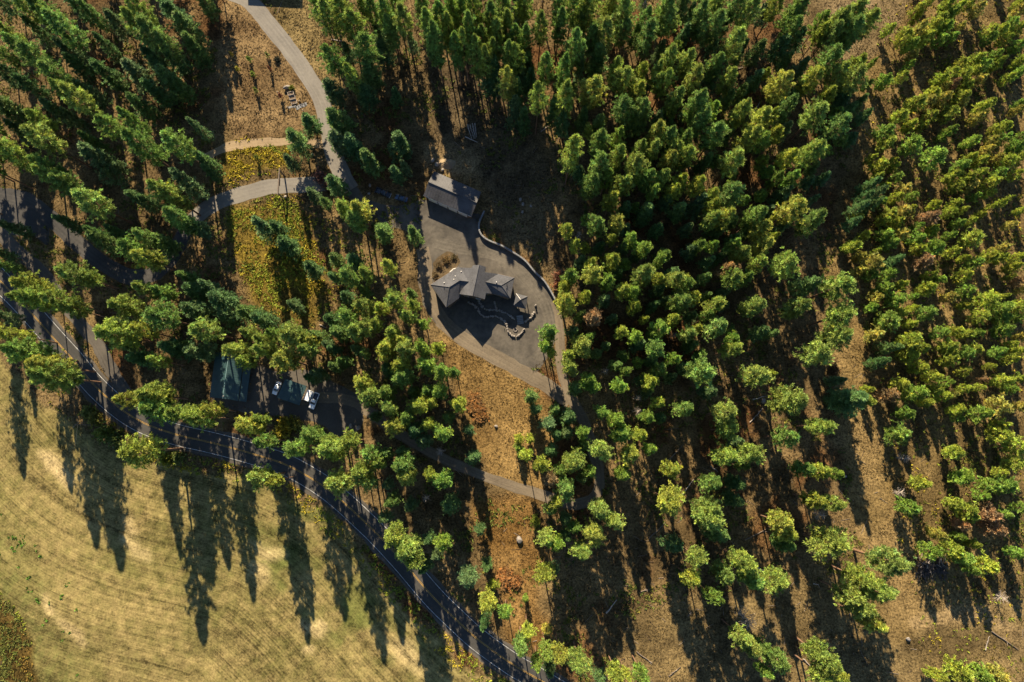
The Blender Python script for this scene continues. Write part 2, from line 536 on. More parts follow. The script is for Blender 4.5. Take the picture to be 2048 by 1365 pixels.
nt.links.new(gain, vm.inputs['Scale'])
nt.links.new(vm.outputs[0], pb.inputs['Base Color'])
pb.inputs['Roughness'].default_value = 1.0
pb.inputs['Specular IOR Level'].default_value = 0.05
bp = N('Bump')
bp.inputs['Strength'].default_value = .8
bp.inputs['Distance'].default_value = .22
nt.links.new(math_('SUBTRACT', math_('ADD', fine, math_('MULTIPLY', noise(.7, 4), .6)), math_('MULTIPLY', sep.outputs[2], math_('MULTIPLY', fine, .6))), bp.inputs['Height'])
nt.links.new(bp.outputs[0], pb.inputs['Normal'])

# ------------------------------------------------------------------ roads, lanes, yards
def paved(name, c0, c1, rough=.9, sc=1.2, bump=.3, track=0.0):
    m, nt2, b = new_mat(name)
    tcc = nt2.nodes.new('ShaderNodeTexCoord')
    n1 = nt2.nodes.new('ShaderNodeTexNoise'); n1.inputs['Scale'].default_value = sc; n1.inputs['Detail'].default_value = 8; n1.inputs['Roughness'].default_value = .7
    n2 = nt2.nodes.new('ShaderNodeTexNoise'); n2.inputs['Scale'].default_value = .12; n2.inputs['Detail'].default_value = 4
    nt2.links.new(tcc.outputs['Object'], n1.inputs['Vector']); nt2.links.new(tcc.outputs['Object'], n2.inputs['Vector'])
    ad = nt2.nodes.new('ShaderNodeMath'); ad.operation = 'ADD'
    nt2.links.new(n1.outputs[0], ad.inputs[0]); nt2.links.new(n2.outputs[0], ad.inputs[1])
    src = ad.outputs[0]
    if track:
        uv = nt2.nodes.new('ShaderNodeAttribute'); uv.attribute_name = 'across'
        n3 = nt2.nodes.new('ShaderNodeTexNoise'); n3.inputs['Scale'].default_value = 1.0; n3.inputs['Detail'].default_value = 4
        cb = nt2.nodes.new('ShaderNodeVectorMath'); cb.operation = 'MULTIPLY'; cb.inputs[1].default_value = (1.6, .03, 1)
        nt2.links.new(uv.outputs['Vector'], cb.inputs[0]); nt2.links.new(cb.outputs[0], n3.inputs['Vector'])
        ma = nt2.nodes.new('ShaderNodeMath'); ma.operation = 'MULTIPLY_ADD'; ma.inputs[1].default_value = track
        nt2.links.new(n3.outputs[0], ma.inputs[0]); nt2.links.new(ad.outputs[0], ma.inputs[2])
        sb = nt2.nodes.new('ShaderNodeMath'); sb.operation = 'SUBTRACT'; sb.inputs[1].default_value = track * .5
        nt2.links.new(ma.outputs[0], sb.inputs[0])
        src = sb.outputs[0]
    mr = nt2.nodes.new('ShaderNodeMapRange'); mr.inputs[1].default_value = .7; mr.inputs[2].default_value = 1.3
    nt2.links.new(src, mr.inputs[0])
    mx = nt2.nodes.new('ShaderNodeMix'); mx.data_type = 'RGBA'
    mx.inputs[6].default_value = (*c0, 1); mx.inputs[7].default_value = (*c1, 1)
    nt2.links.new(mr.outputs[0], mx.inputs[0]); nt2.links.new(mx.outputs[2], b.inputs['Base Color'])
    b.inputs['Roughness'].default_value = rough
    b.inputs['Specular IOR Level'].default_value = .15
    bb = nt2.nodes.new('ShaderNodeBump'); bb.inputs['Strength'].default_value = bump; bb.inputs['Distance'].default_value = .06
    nt2.links.new(n1.outputs[0], bb.inputs['Height']); nt2.links.new(bb.outputs[0], b.inputs['Normal'])
    return m
M['asphalt'] = paved('asphalt', (0.034, 0.033, 0.030), (0.060, 0.056, 0.050), .85, 1.5, .15, .8)
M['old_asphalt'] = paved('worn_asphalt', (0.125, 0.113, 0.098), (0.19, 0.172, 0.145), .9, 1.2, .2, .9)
M['gravel'] = paved('gravel', (0.085, 0.068, 0.048), (0.165, 0.132, 0.092), 1.0, 1.6, .5, .9)
M['dark_gravel'] = paved('dark_gravel', (0.050, 0.044, 0.037), (0.095, 0.083, 0.068), 1.0, 1.6, .5, .9)
M['dirt_track'] = paved('dirt_track', (0.18, 0.13, 0.075), (0.27, 0.20, 0.12), 1.0, 1.2, .5, .9)

def ribbon(name, line, o0, o1, z, mat, parent=None, jit=0.0, seed=0, kind='structure'):
    line = np.asarray(line)
    t = np.gradient(line, axis=0)
    t /= np.linalg.norm(t, axis=1)[:, None]
    nrm = np.stack([-t[:, 1], t[:, 0]], 1)
    s = np.concatenate([[0], np.cumsum(np.linalg.norm(np.diff(line, axis=0), axis=1))])
    k = 5
    rows, acr = [], []
    for i in range(k):
        w = o0 + (o1 - o0) * i / (k - 1)
        ww = np.full(len(line), w)
        if jit and i in (0, k - 1):
            ww = ww + (fbm(s * .35, s * 0 + i * 9.7 + seed, 71 + seed, 4) - .5) * 2 * jit * (1 if i else -1)
        rows.append(line + nrm * ww[:, None])
        acr.append(np.stack([ww, s, s * 0], 1))
    v = np.stack(rows, 1).reshape(-1, 2)
    n = len(line)
    idx = np.arange(n * k).reshape(n, k)
    f = np.stack([idx[:-1, :-1], idx[1:, :-1], idx[1:, 1:], idx[:-1, 1:]], -1).reshape(-1, 4)[:, ::-1]
    me = tri_mesh(name, np.column_stack([v, np.full(len(v), z)]), f, mat)
    at = me.attributes.new('across', 'FLOAT_VECTOR', 'POINT')
    at.data.foreach_set('vector', np.stack(acr, 1).reshape(-1, 3).astype(np.float32).ravel())
    o = link_mesh(name, me, parent)
    if parent is None:
        o['kind'] = kind
    return o

def sheet(name, pix, z, mat, jit=.8, step=1.0, seed=0):
    w = [U(*p)[:2] for p in pix]
    line = spline(w + [w[0]], step)[:-1]
    n = len(line)
    s = np.arange(n) * step
    d = np.roll(line, -1, 0) - np.roll(line, 1, 0)
    d /= np.linalg.norm(d, axis=1)[:, None] + 1e-9
    off = (fbm(s * .3, s * 0 + seed * 3.3, 81 + seed) - .5) * 2 * jit
    line = line + np.stack([-d[:, 1], d[:, 0]], 1) * off[:, None]
    mb = MB()
    mb.poly([(p[0], p[1], z) for p in line])
    me = mb.mesh(name, mat)
    if me.polygons[0].normal.z < 0:
        me.flip_normals()
    o = link_mesh(name, me)
    o['kind'] = 'structure'
    return o

road_edge = ribbon('road_shoulder', W_ROAD, -4.5, 4.5, .008, M['dark_gravel'], jit=.8, seed=3)
road = ribbon('road', W_ROAD, -3.9, 3.9, .02, M['asphalt'], jit=.12, seed=1)
for o0, o1 in ((-3.39, -3.28), (3.28, 3.39)):
    ribbon('edge_line', W_ROAD, o0, o1, .026, M['white_line'], road)
for o0, o1 in ((-.21, -.1), (.1, .21)):
    ribbon('centre_line', W_ROAD, o0, o1, .026, M['yellow_line'], road)
ribbon('paved_lane', world_line(LANE_TOP), -2.9, 2.9, .024, M['old_asphalt'], jit=.35, seed=2)
LW = world_line(LANE_W)
ribbon('driveway', LW[:24], -2.7, 2.7, .020, M['old_asphalt'], jit=.45, seed=4)
M['lane_dark0'] = paved('shaded_asphalt', (0.032, 0.031, 0.030), (0.065, 0.060, 0.055), .9, 1.2, .2, .9)  # darker copy of the worn asphalt, tree shade painted into its colour
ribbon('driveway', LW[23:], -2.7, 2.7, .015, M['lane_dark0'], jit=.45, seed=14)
ribbon('old_lane', world_line(LANE_OLD), -2.1, 2.1, .012, M['dark_gravel'], jit=.6, seed=5)
ribbon('gravel_drive', world_line(DRIVE_E), -1.7, 1.7, .024, M['gravel'], jit=.5, seed=6)
ribbon('gravel_drive', world_line(DRIVE_W), -2.2, 2.2, .030, M['gravel'], jit=.6, seed=11)
ribbon('gravel_drive', world_line(DRIVE_S), -2.4, 2.4, .020, M['gravel'], jit=.5, seed=7)
ribbon('dirt_track', world_line(TRACK_N), -1.5, 1.5, .012, M['dirt_track'], jit=.7, seed=8)
M['yard'] = paved('yard_gravel', (0.040, 0.036, 0.031), (0.112, 0.098, 0.079), 1.0, .55, .5)
M['lane_dark'] = paved('dark_old_asphalt', (0.032, 0.031, 0.030), (0.065, 0.060, 0.055), .9, 1.2, .2, .9)  # apron asphalt darkened in colour to stand for the shade over it
sheet('gravel_yard', [(843, 398), (815, 408), (780, 412), (735, 398), (706, 366), (688, 372), (712, 415), (760, 446), (815, 465), (838, 490), (835, 530), (838, 575), (852, 620), (880, 655), (920, 672), (965, 700), (1010, 722), (1060, 745), (1082, 735), (1105, 690), (1122, 640), (1112, 602), (1090, 566), (1060, 536), (1020, 502), (972, 480), (956, 450), (960, 430), (930, 425), (880, 405)], .016, M['yard'], seed=1)
M['yard_light'] = paved('worn_yard_gravel', (0.050, 0.045, 0.037), (0.125, 0.109, 0.087), 1.0, 1.0, .5, .6)
ribbon('worn_track', world_line([(866, 486), (920, 498), (985, 512), (1035, 540), (1075, 585), (1096, 632), (1098, 680), (1075, 722)]), -1.9, 1.9, .036, M['yard_light'], jit=.9, seed=15)
M['scrub_soil'] = paved('scrub_soil', (0.03, 0.022, 0.013), (0.12, 0.085, 0.045), 1.0, 1.1, .8)
sheet('scrub_island', [(866, 528), (880, 512), (902, 504), (922, 520), (918, 534), (896, 548), (876, 566), (864, 556)], .040, M['scrub_soil'], .9, seed=5)
sheet('parking_yard', [(425, 800), (500, 735), (560, 745), (610, 740), (660, 760), (720, 800), (725, 850), (690, 880), (665, 880), (650, 850), (600, 840), (540, 830), (480, 825)], .016, M['dark_gravel'], seed=2)
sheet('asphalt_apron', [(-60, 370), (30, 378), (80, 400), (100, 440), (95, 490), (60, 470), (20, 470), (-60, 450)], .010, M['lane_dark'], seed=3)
# ------------------------------------------------------------------ tree prototypes
def blades(cen, axis, n, ln, wd, spread, r, flat=0.0):
    """n rhombic leaf blades round every clump centre"""
    m = len(cen)
    c = np.repeat(cen, n, 0)
    a = np.repeat(axis, n, 0)
    d = a + r.normal(0, spread, (m * n, 3))
    d[:, 2] *= (1 - flat)
    d /= np.linalg.norm(d, axis=1)[:, None] + 1e-9
    q = r.normal(0, 1, (m * n, 3))
    p = np.cross(d, q)
    p /= np.linalg.norm(p, axis=1)[:, None] + 1e-9
    L = (ln * r.uniform(.5, 1.6, m * n))[:, None]
    W = (wd * r.uniform(.7, 1.3, m * n))[:, None]
    st = c + d * L * .05
    v = np.stack([st, st + d * L * .55 + p * W * .5, st + d * L, st + d * L * .55 - p * W * .5], 1).reshape(-1, 3)
    f = np.arange(m * n * 4).reshape(-1, 4)
    return v, f

def limb_tubes(segs, base_r):
    """thin three-sided limbs"""
    mb = MB()
    for a, b, r0 in segs:
        mb.tube(a, b, r0, r0 * .3, 3, False)
    return mb

def crown_pine(seed, Hh, R, z0, nbr, per, top='round', nb=26, ln=.56, wd=.145):
    r = np.random.default_rng(seed)
    cen, ax, segs, shade = [], [], [], []
    lean = r.normal(0, .25, 2)
    lob = r.uniform(.62, 1.28, 7)
    for i in range(nbr):
        t = (i + r.uniform(0, 1)) / nbr
        z = Hh * (z0 + (1 - z0) * t)
        if top == 'round':
            prof = (1 - max(0, (t - .35) / .65) ** 1.8) * (.62 + .38 * min(1, t / .35))
        else:
            prof = (1 - t) ** .75 * (.75 + .25 * min(1, t / .15)) + .06
        phi = i * 2.39996 + r.normal(0, .35)
        L = R * prof * lob[int((phi % 6.2832) / 6.2832 * 7) % 7] * (r.uniform(.55, 1.2) if top == 'round' else r.uniform(.5, 1.25))
        L = max(L, .25)
        up = (.28 + .5 * t) if top == 'round' else (-.18 + .5 * t)
        u = np.array([math.cos(phi), math.sin(phi), up * r.uniform(.6, 1.3)])
        b0 = np.array([lean[0] * t, lean[1] * t, z - (.25 * L if top == 'round' else 0)])
        segs.append((b0, b0 + u * L * .95, .05 + .012 * L))
        tone_b = r.uniform(.62, 1.3)
        for k in range(per):
            s = (.3 + .7 * (k + r.uniform(.2, .9)) / per) if per > 1 else .9
            side = np.array([-u[1], u[0], 0]) * r.normal(0, .22 * L * s)
            p = b0 + u * L * s + side + np.array([0, 0, r.normal(.05, .18)])
            cen.append(p)
            a = u * .7 + np.array([0, 0, .55])
            ax.append(a / np.linalg.norm(a))
            shade.append(tone_b * r.uniform(.55, 1.5))
    for k in range(5):
        cen.append(np.array([lean[0] + r.normal(0, .25), lean[1] + r.normal(0, .25), Hh - r.uniform(0, .9)]))
        ax.append(np.array([0, 0, 1.]))
        shade.append(r.uniform(.95, 1.2))
    cen, ax, shade = np.array(cen), np.array(ax), np.array(shade)
    v, f = blades(cen, ax, nb, ln, wd, .75 if top == 'round' else .6, r, 0 if top == 'round' else .35)
    sh = np.repeat(np.repeat(shade, nb) * r.uniform(.85, 1.15, len(shade) * nb), 4)
    hue = np.repeat(r.normal(0, .09, len(shade)), nb * 4)
    col = np.stack([sh * (1 + hue), sh, sh * (1 - hue)], 1)
    return v, f, col, segs

def make_proto(kind, seed, Hh, R, z0, nbr, per, top, tr=.24, **kw):
    v, f, col, segs = crown_pine(seed, Hh, R, z0, nbr, per, top, **kw)
    cm = tri_mesh(kind + '_crown', v, f, M['needles'], col)
    mb = limb_tubes(segs, .06)
    r = random.Random(seed)
    pts = [(0, 0, -.3), (r.gauss(0, .05), r.gauss(0, .05), Hh * .35), (r.gauss(0, .1), r.gauss(0, .1), Hh * .7), (0, 0, Hh * .97)]
    rad = [tr * 1.25, tr * .85, tr * .5, .04]
    for a, b, r0, r1 in zip(pts[:-1], pts[1:], rad[:-1], rad[1:]):
        mb.tube(a, b, r0, r1, 8, False)
    me = bpy.data.meshes.new(kind + '_trunk')
    me.from_pydata([tuple(p) for p in mb.v], [], mb.f)
    me.polygons.foreach_set('use_smooth', [True] * len(me.polygons))
    me.update()
    me.materials.append(M['bark'])
    return dict(crown=cm, trunk=me, H=Hh, R=R)

PROTO = {
    'p': [make_proto('pine', 100 + i, 26, 3.5, [.42, .36, .48, .40, .33, .45, .38, .5][i], [95, 105, 85, 100, 110, 80, 92, 76][i], 6, 'round', .26) for i in range(8)],
    'm': [make_proto('slender_pine', 200 + i, 19, 2.5, [.45, .40, .5, .36, .48, .42, .38][i], [62, 70, 54, 72, 48, 60, 66][i], 5, 'round', .17, ln=.5, wd=.135) for i in range(7)],
    'f': [make_proto('fir', 300 + i, 22, 3.0, [.16, .10, .22, .13, .18][i], [115, 125, 95, 120, 105][i], 6, 'cone', .2, nb=16, ln=.58, wd=.155) for i in range(5)],
    'y': [make_proto('young_pine', 400 + i, 10.5, 2.3, [.16, .2, .14, .22, .18, .12, .24][i], [70, 62, 76, 56, 66, 72, 50][i], 5, 'round', .12, nb=22, ln=.44, wd=.135) for i in range(7)],
    's': [make_proto('sapling', 500 + i, 3.2, .8, .15, 30, 3, 'cone', .05, nb=8, ln=.32, wd=.16) for i in range(2)],
    'b': [make_proto('shrub', 600 + i, 2.6, 2.0, .08, 60, 4, 'round', .06, nb=10, ln=.34, wd=.22) for i in range(3)],
}
KIND = {
    'p': ('pine_tree', 'pine', 'tall'),
    'm': ('slender_pine_tree', 'pine', 'slender'),
    'f': ('fir_tree', 'fir', 'conical'),
    'y': ('young_pine_tree', 'young pine', 'bushy'),
    's': ('sapling', 'sapling', 'small staked'),
    'b': ('shrub', 'shrub', 'low rounded'),
}
TINTS = {   # foliage colour, word
    'p': [((.250, .325, .066), 'olive green'), ((.185, .285, .064), 'mid green'), ((.330, .365, .066), 'yellow-green'), ((.300, .215, .105), 'rust-brown dying')],
    'm': [((.210, .325, .054), 'fresh green'), ((.305, .355, .054), 'yellow-green'), ((.155, .250, .048), 'deep green'), ((.310, .215, .100), 'rust-brown dying')],
    'f': [((.105, .195, .062), 'dark green'), ((.145, .235, .060), 'deep green'), ((.125, .200, .074), 'blue-green'), ((.230, .180, .090), 'rust-brown dying')],
    'y': [((.310, .365, .052), 'yellow-green'), ((.215, .325, .054), 'fresh green'), ((.360, .340, .074), 'golden green'), ((.330, .215, .105), 'rust-brown dying')],
}
def plant(kind, x, y, hgt, rad, tint, label, group, proto=None, cat=None, name=None):
    p = random.choice(PROTO[kind]) if proto is None else PROTO[kind][proto]
    e = empty(name or KIND[kind][0], (x, y, 0), random.uniform(0, 6.283), label, cat or KIND[kind][1], group)
    sx = rad / p['R']
    e.scale = (sx, sx * random.uniform(.92, 1.08), hgt / p['H'])
    t = link_mesh('trunk', p['trunk'], e)
    c = link_mesh('crown', p['crown'], e)
    j = random.uniform(.85, 1.15)
    c.color = (tint[0] * j * random.uniform(.94, 1.06), tint[1] * j, tint[2] * j * random.uniform(.9, 1.1), 1)
    return e
# ------------------------------------------------------------------ tree survey: crown centre and width, read tile by tile, with a few pines added for shade (tile pixels at 4x)
S = 2044.0 / 512.0
TILES = {
(0, 0): dict(p='220 60 140,340 90 190,500 230 220,420 170 150,80 270 110,170 380 160,290 470 200,470 610 210,640 800 220,540 740 170,340 980 160,350 1110 230,100 1230 220,370 1335 180,880 1010 170,1060 960 150,1110 1150 240,1110 200 200,1220 290 230,1330 350 150,1100 60 180,1420 1160 230,40 440 120',
  f='60 590 190,300 240 120,590 430 180,80 880 220,1140 860 150,880 610 170,1110 610 190,1240 490 140,1370 660 190,1430 150 210,1510 250 200,1560 390 170,870 380 110,750 120 120,820 1290 230,1660 1300 150,1590 1030 100,1330 40 120,1640 30 140,640 60 150,740 770 150,600 950 90,950 200 150,760 1150 130,650 550 150,480 900 140,1290 560 120,1250 740 150,1400 480 150,1480 720 120,30 20 150,260 700 140,170 1050 120'),
(512, 0): dict(p='500 70 140,580 150 180,690 100 190,780 200 210,940 90 170,1050 130 190,1180 180 190,1070 250 150,880 400 220,620 480 190,770 610 150,1370 210 160,1480 170 170,1430 330 190,1540 250 160,1640 120 180,1740 80 170,1700 260 180,1800 330 140,1760 430 170,1870 160 180,1970 60 170,1920 280 170,2000 220 150,2010 460 150,2010 660 150,860 60 120,560 40 120,1110 40 150,1600 400 150,1340 60 150,1900 430 150,1560 60 150,1660 360 150,1840 500 140',  # last pines in this list are added to shade the bank by the barn
  f='1020 420 160,990 300 120,910 600 190,880 770 170,610 730 170,650 970 210,430 990 150,340 1130 190,660 1130 180,780 1170 190,900 1280 170,1150 1150 200,280 1300 110,1890 610 190,1250 370 80,1120 770 80,1310 90 100,1190 1340 90,740 430 120'),
(1024, 0): dict(p='30 330 150,110 320 130,230 240 160,30 480 150,370 80 150,380 200 150,480 60 160,600 100 200,560 170 140,510 370 170,640 290 170,730 260 200,270 560 150,420 570 170,210 790 160,430 780 190,640 730 230,890 100 190,880 260 150,790 30 150,1080 290 190,1060 160 130,1220 90 180,1240 180 170,1500 120 170,1610 210 180,1620 50 170,1790 60 170,1900 80 180,1770 350 190,1810 290 120,1620 520 150,1250 480 170,820 550 140,900 640 190,1040 570 130,1220 650 150,1160 580 130,1450 640 170,1010 750 150,890 880 190,1040 880 160,1310 800 160,1480 830 200,1590 900 130,1510 960 180,1620 1070 190,1730 640 150,1830 890 170,1980 960 190,1900 1100 180,2000 1130 160,1760 1290 190,700 1130 190,840 1100 130,480 1220 200,850 1250 160,1150 1060 180,1250 1100 160,1120 1200 150,1290 1200 150,1380 1120 130,1250 1290 140,1380 1250 160,700 1330 190,990 1330 180,1400 490 150,1020 1190 130,100 30 160',
  f='60 90 200,680 480 190,540 560 90,1340 80 180,1500 230 160,2000 120 150,1600 600 150,1170 430 110,1000 990 180,1270 850 150,1810 760 110,690 1010 140,1100 1270 110,1530 1310 130,400 1000 130,560 950 120,100 980 120,60 620 150,130 560 130,30 760 150,150 680 140,20 900 140,330 900 120,980 300 110,1360 300 130,1700 180 130,1950 420 140,1940 650 140,1340 560 110,1150 980 120,1700 820 120'),
(1536, 0): dict(p='60 60 150,240 60 200,180 130 150,200 230 170,420 170 120,560 170 200,680 110 220,780 180 170,650 240 190,500 270 170,420 270 130,490 490 210,360 620 170,100 670 190,700 540 170,560 600 170,680 640 190,460 770 150,370 920 200,560 1010 200,20 930 110,50 1070 140,360 1210 210,150 1260 150',
  f='90 400 170,230 320 130,620 330 180,590 760 180,270 700 140,720 830 100,740 950 100,150 850 130,250 560 130,120 1050 110,620 900 120',
  y='960 240 90,1090 300 130,1130 360 110,1150 450 90,1130 520 80,830 510 60,1190 80 90,1190 140 70,1270 30 90,1220 220 110,1310 210 120,1410 210 110,1520 230 80,1430 40 120,1520 60 100,1460 110 110,1370 150 90,1600 30 100,1670 80 110,1260 310 110,1370 330 100,1460 310 80,2010 20 90,2000 90 110,1760 250 110,1850 240 120,1930 200 110,2010 230 100,1770 310 90,1890 320 90,2010 360 110,1660 480 120,1800 440 110,1830 510 110,1720 530 110,1530 520 100,1450 590 110,1380 640 110,1560 600 110,1630 570 100,1680 650 100,1580 680 100,1470 680 110,1400 700 90,2010 500 100,1990 590 100,1910 630 90,930 650 120,1060 620 90,790 680 80,1300 750 130,1180 820 140,1270 810 110,1400 800 120,1530 780 120,1440 910 120,1540 840 100,1290 930 110,1050 920 130,930 1040 140,1130 1000 110,950 1140 130,1140 1160 150,1230 1010 80,1330 1270 190,820 1270 80,880 1330 130,980 1300 90,1450 1040 100,1410 1080 70,1710 870 120,1760 820 90,1670 950 100,1620 1130 120,1800 1040 70,1880 1020 100,1880 1110 100,1780 1120 80,1740 1210 90,1610 1260 100,1690 1290 90,2010 830 90,1990 880 90,1980 1180 120,1900 1290 120,1990 1270 110,2010 1100 90,1540 1340 120,1820 1270 80,1010 1340 80'),
(0, 342): dict(p='420 50 190,530 110 180,740 250 240,1300 150 180,1370 200 190,1420 370 230,1180 530 160,1060 630 180,1170 690 200,600 830 210,730 860 130,260 920 190,290 1020 220,480 1030 180,590 1100 150,190 1020 120,980 1070 180,1180 950 160,1300 960 140,1300 1160 240,900 1290 240,1150 1270 170,1640 1270 220,1980 1290 130,120 1310 160',
  f='110 460 130,560 430 130,830 560 170,940 490 110,1120 230 140,1200 250 120,1490 90 180,1570 450 150,1320 580 160,1500 850 120,1570 970 170,1580 1110 200,1800 1040 210,1010 1230 140,1990 1130 160,40 1160 120,20 660 80,50 760 90,1680 920 130,1850 1170 160,780 500 110,1690 20 100'),
(512, 342): dict(p='700 310 150,820 310 180,790 390 170,740 840 170,870 820 130,1060 760 140,280 1310 200,730 1160 170,860 1090 160,1000 1100 120,1110 1030 180,1250 1070 100,1220 1160 130,1330 1230 110,890 1250 170,960 1230 140,800 1280 150,1090 1300 140,1170 1350 130,50 1350 130',
  f='640 110 170,460 200 130,560 260 70,60 450 160,170 450 120,250 590 170,450 780 150,640 710 120,780 720 140,620 850 90,1010 490 160,1260 500 130,1120 20 120,70 1190 180,310 1080 120,1240 980 90,610 1190 130,660 1290 150,490 1320 130,860 950 90,720 1000 110'),
(1024, 342): dict(p='640 100 190,760 50 150,890 110 160,800 230 150,1080 60 160,1120 180 130,970 40 130,1200 60 150,1340 100 150,1480 110 160,1280 170 130,1600 200 130,1750 170 200,1600 290 130,1700 370 160,1600 390 150,1950 360 180,1980 470 150,2000 590 150,1760 590 120,1830 660 160,1960 740 150,1720 780 130,1760 860 170,1860 850 120,1490 600 110,1600 600 100,440 470 130,500 590 100,680 430 160,830 420 150,800 550 100,950 550 120,1060 620 140,800 730 150,1180 720 120,470 830 140,640 830 180,620 740 110,760 880 130,410 930 110,440 1050 180,880 950 130,960 970 130,1050 820 200,1170 870 110,1310 860 140,1400 900 130,980 1080 110,1350 1050 180,1450 1010 130,1280 1180 130,1620 1080 150,1560 1160 110,1640 1250 190,650 1180 160,610 1340 100,870 1280 110,980 1320 120,1180 1260 160,1400 1300 150,1460 1260 100,1760 1350 120,1940 1080 180,300 1290 160,590 1000 120,1060 1190 80',
  f='1060 340 170,1330 330 150,1480 270 150,1650 460 140,1890 490 110,1390 470 110,1430 650 130,990 680 90,550 720 80,740 1040 130,1530 860 110,550 1160 100,800 1180 100,490 1290 120,1120 1310 100,1980 1290 130,1170 960 100,900 310 120,1220 260 120,880 620 100,700 620 100,1560 730 110,1650 700 100,1130 1080 90,1700 960 110,1540 1010 100,850 830 100'),
(1536, 342): dict(p='180 60 130,60 60 100,190 310 230,360 390 200,20 390 60,30 540 90,130 760 220,560 920 250,240 1080 190,570 1150 230,550 1310 220',
  f='110 190 140,300 920 170,15 1300 70,720 300 110,830 270 110,760 220 100,800 120 110,1000 720 90,90 470 100,860 180 90,660 420 90',
  y='870 50 100,920 130 90,1020 60 90,1080 150 110,1150 210 80,1020 220 90,900 250 70,1330 270 90,1470 40 110,1590 60 130,1620 120 120,1500 130 110,1770 100 130,1690 30 110,1840 20 90,1960 30 100,1640 210 80,1760 180 70,1490 260 90,1860 250 70,1920 220 45,1450 340 90,1550 320 70,1690 350 70,1750 300 50,2030 310 80,1280 370 150,1190 450 80,1310 460 70,1520 410 80,1610 400 80,1060 330 120,960 350 120,1120 300 90,920 400 90,1030 420 110,930 510 120,1050 520 130,970 580 110,1180 540 110,1290 500 100,1200 620 110,1330 610 150,1480 640 100,1460 520 80,1620 540 150,1930 440 70,1860 620 100,1760 680 120,1860 700 100,1650 740 110,1560 700 70,1980 690 80,1950 770 110,1570 830 130,2010 880 100,1920 850 50,2030 950 80,700 380 100,760 520 90,670 600 140,730 690 90,840 740 150,720 800 100,830 820 110,960 820 110,860 640 50,1240 720 140,1300 830 90,1360 870 90,1060 910 100,930 950 130,1020 1030 130,860 1010 100,1270 940 130,1160 1000 60,1150 1100 80,1260 1130 140,1440 1010 90,1580 960 130,1570 1070 90,1750 1020 150,1880 1000 50,1690 1170 130,1870 1090 140,2000 1090 110,1870 1180 100,950 1200 170,830 1090 90,1140 1220 90,850 1310 130,1060 1150 100,1370 1300 110,1490 1280 110,1570 1300 100,1880 1270 130,2000 1180 90,1130 1350 140,1180 1310 60,1660 1300 80,2020 1320 80'),
(0, 684): dict(p='210 90 230,390 190 200,410 280 250,1270 150 130,1880 60 180,1960 150 130,1030 460 150,1220 430 220,1260 540 230,1450 560 170,1570 600 200,1690 540 130,1980 680 200,1140 870 260',
  f='1020 30 130,1130 140 170,1400 50 200,1590 80 180'),
(512, 684): dict(p='60 50 160,150 -60 110,340 -50 120,450 -10 110,230 130 210,410 60 150,30 620 110,70 790 150,440 740 190,330 850 190,590 860 200,640 900 130,570 780 120,750 790 170,40 1080 200,150 1110 120,660 1120 220,830 1040 190,910 890 160,980 970 130,900 1120 150,1170 980 190,1200 1070 190,1390 1070 120,1500 1110 180,1040 60 170,1180 50 180,1330 50 150,1450 60 120,1150 190 150,1170 290 180,850 330 160,1040 400 140,900 430 170,1360 180 160,1480 230 170,1470 400 150,1370 380 120,1610 500 140,1060 540 150,1310 520 170,1200 600 130,1100 680 150,1380 650 130,1490 740 160,870 100 80,1400 480 120,1580 240 110',  # pines with negative heights in the tile are added to shade the carport
  f='500 260 130,440 290 70,1550 1300 160,1050 1140 90,1270 700 150,1540 600 110,1700 700 90,1740 920 130,810 60 100,580 30 90,1060 220 130,1350 790 130,1080 1270 130,1230 1310 120,1160 870 110,1040 890 110,640 200 120,700 150 100,960 600 100,1260 400 100,620 60 100'),
(1024, 684): dict(p='270 40 130,310 90 90,450 100 130,470 200 140,600 300 140,660 360 120,560 40 200,570 720 120,730 570 130,840 630 150,870 730 170,1030 740 120,710 860 190,950 900 190,1110 850 110,880 1060 140,120 900 120,230 980 150,500 960 210,630 1040 110,370 1030 110,320 1110 150,430 1180 190,360 1270 140,700 1340 190,1140 60 170,1290 140 110,1180 220 130,900 240 100,850 360 130,1100 320 140,1170 480 130,1080 600 110,1380 540 160,1510 240 230,1760 50 150,1700 570 210,1720 700 170,1710 920 200,1900 890 220,1270 1030 160,1600 1130 180,1260 1260 240,1570 1330 200,1960 260 210,1840 990 90',
  f='510 370 120,150 440 130,190 540 90,350 540 100,300 660 150,450 600 160,430 720 120,310 870 120,310 1340 120,560 1090 100,1110 150 100,1080 400 100,840 190 60,1030 310 80,1270 280 70,1180 610 90,1370 220 110,1570 400 130,1780 1130 150,1770 1260 150,1790 790 90,580 820 90,1420 30 120,1000 20 130,360 740 100',
  y='50 770 90,140 780 90,60 850 80'),
(1536, 684): dict(p='390 90 260,190 470 260,20 260 80,150 760 190,430 670 180,300 1010 140,410 1020 150,540 1050 110,500 1290 170,390 1260 150,770 470 130',
  f='540 310 100,650 460 270,970 50 110,880 160 110',
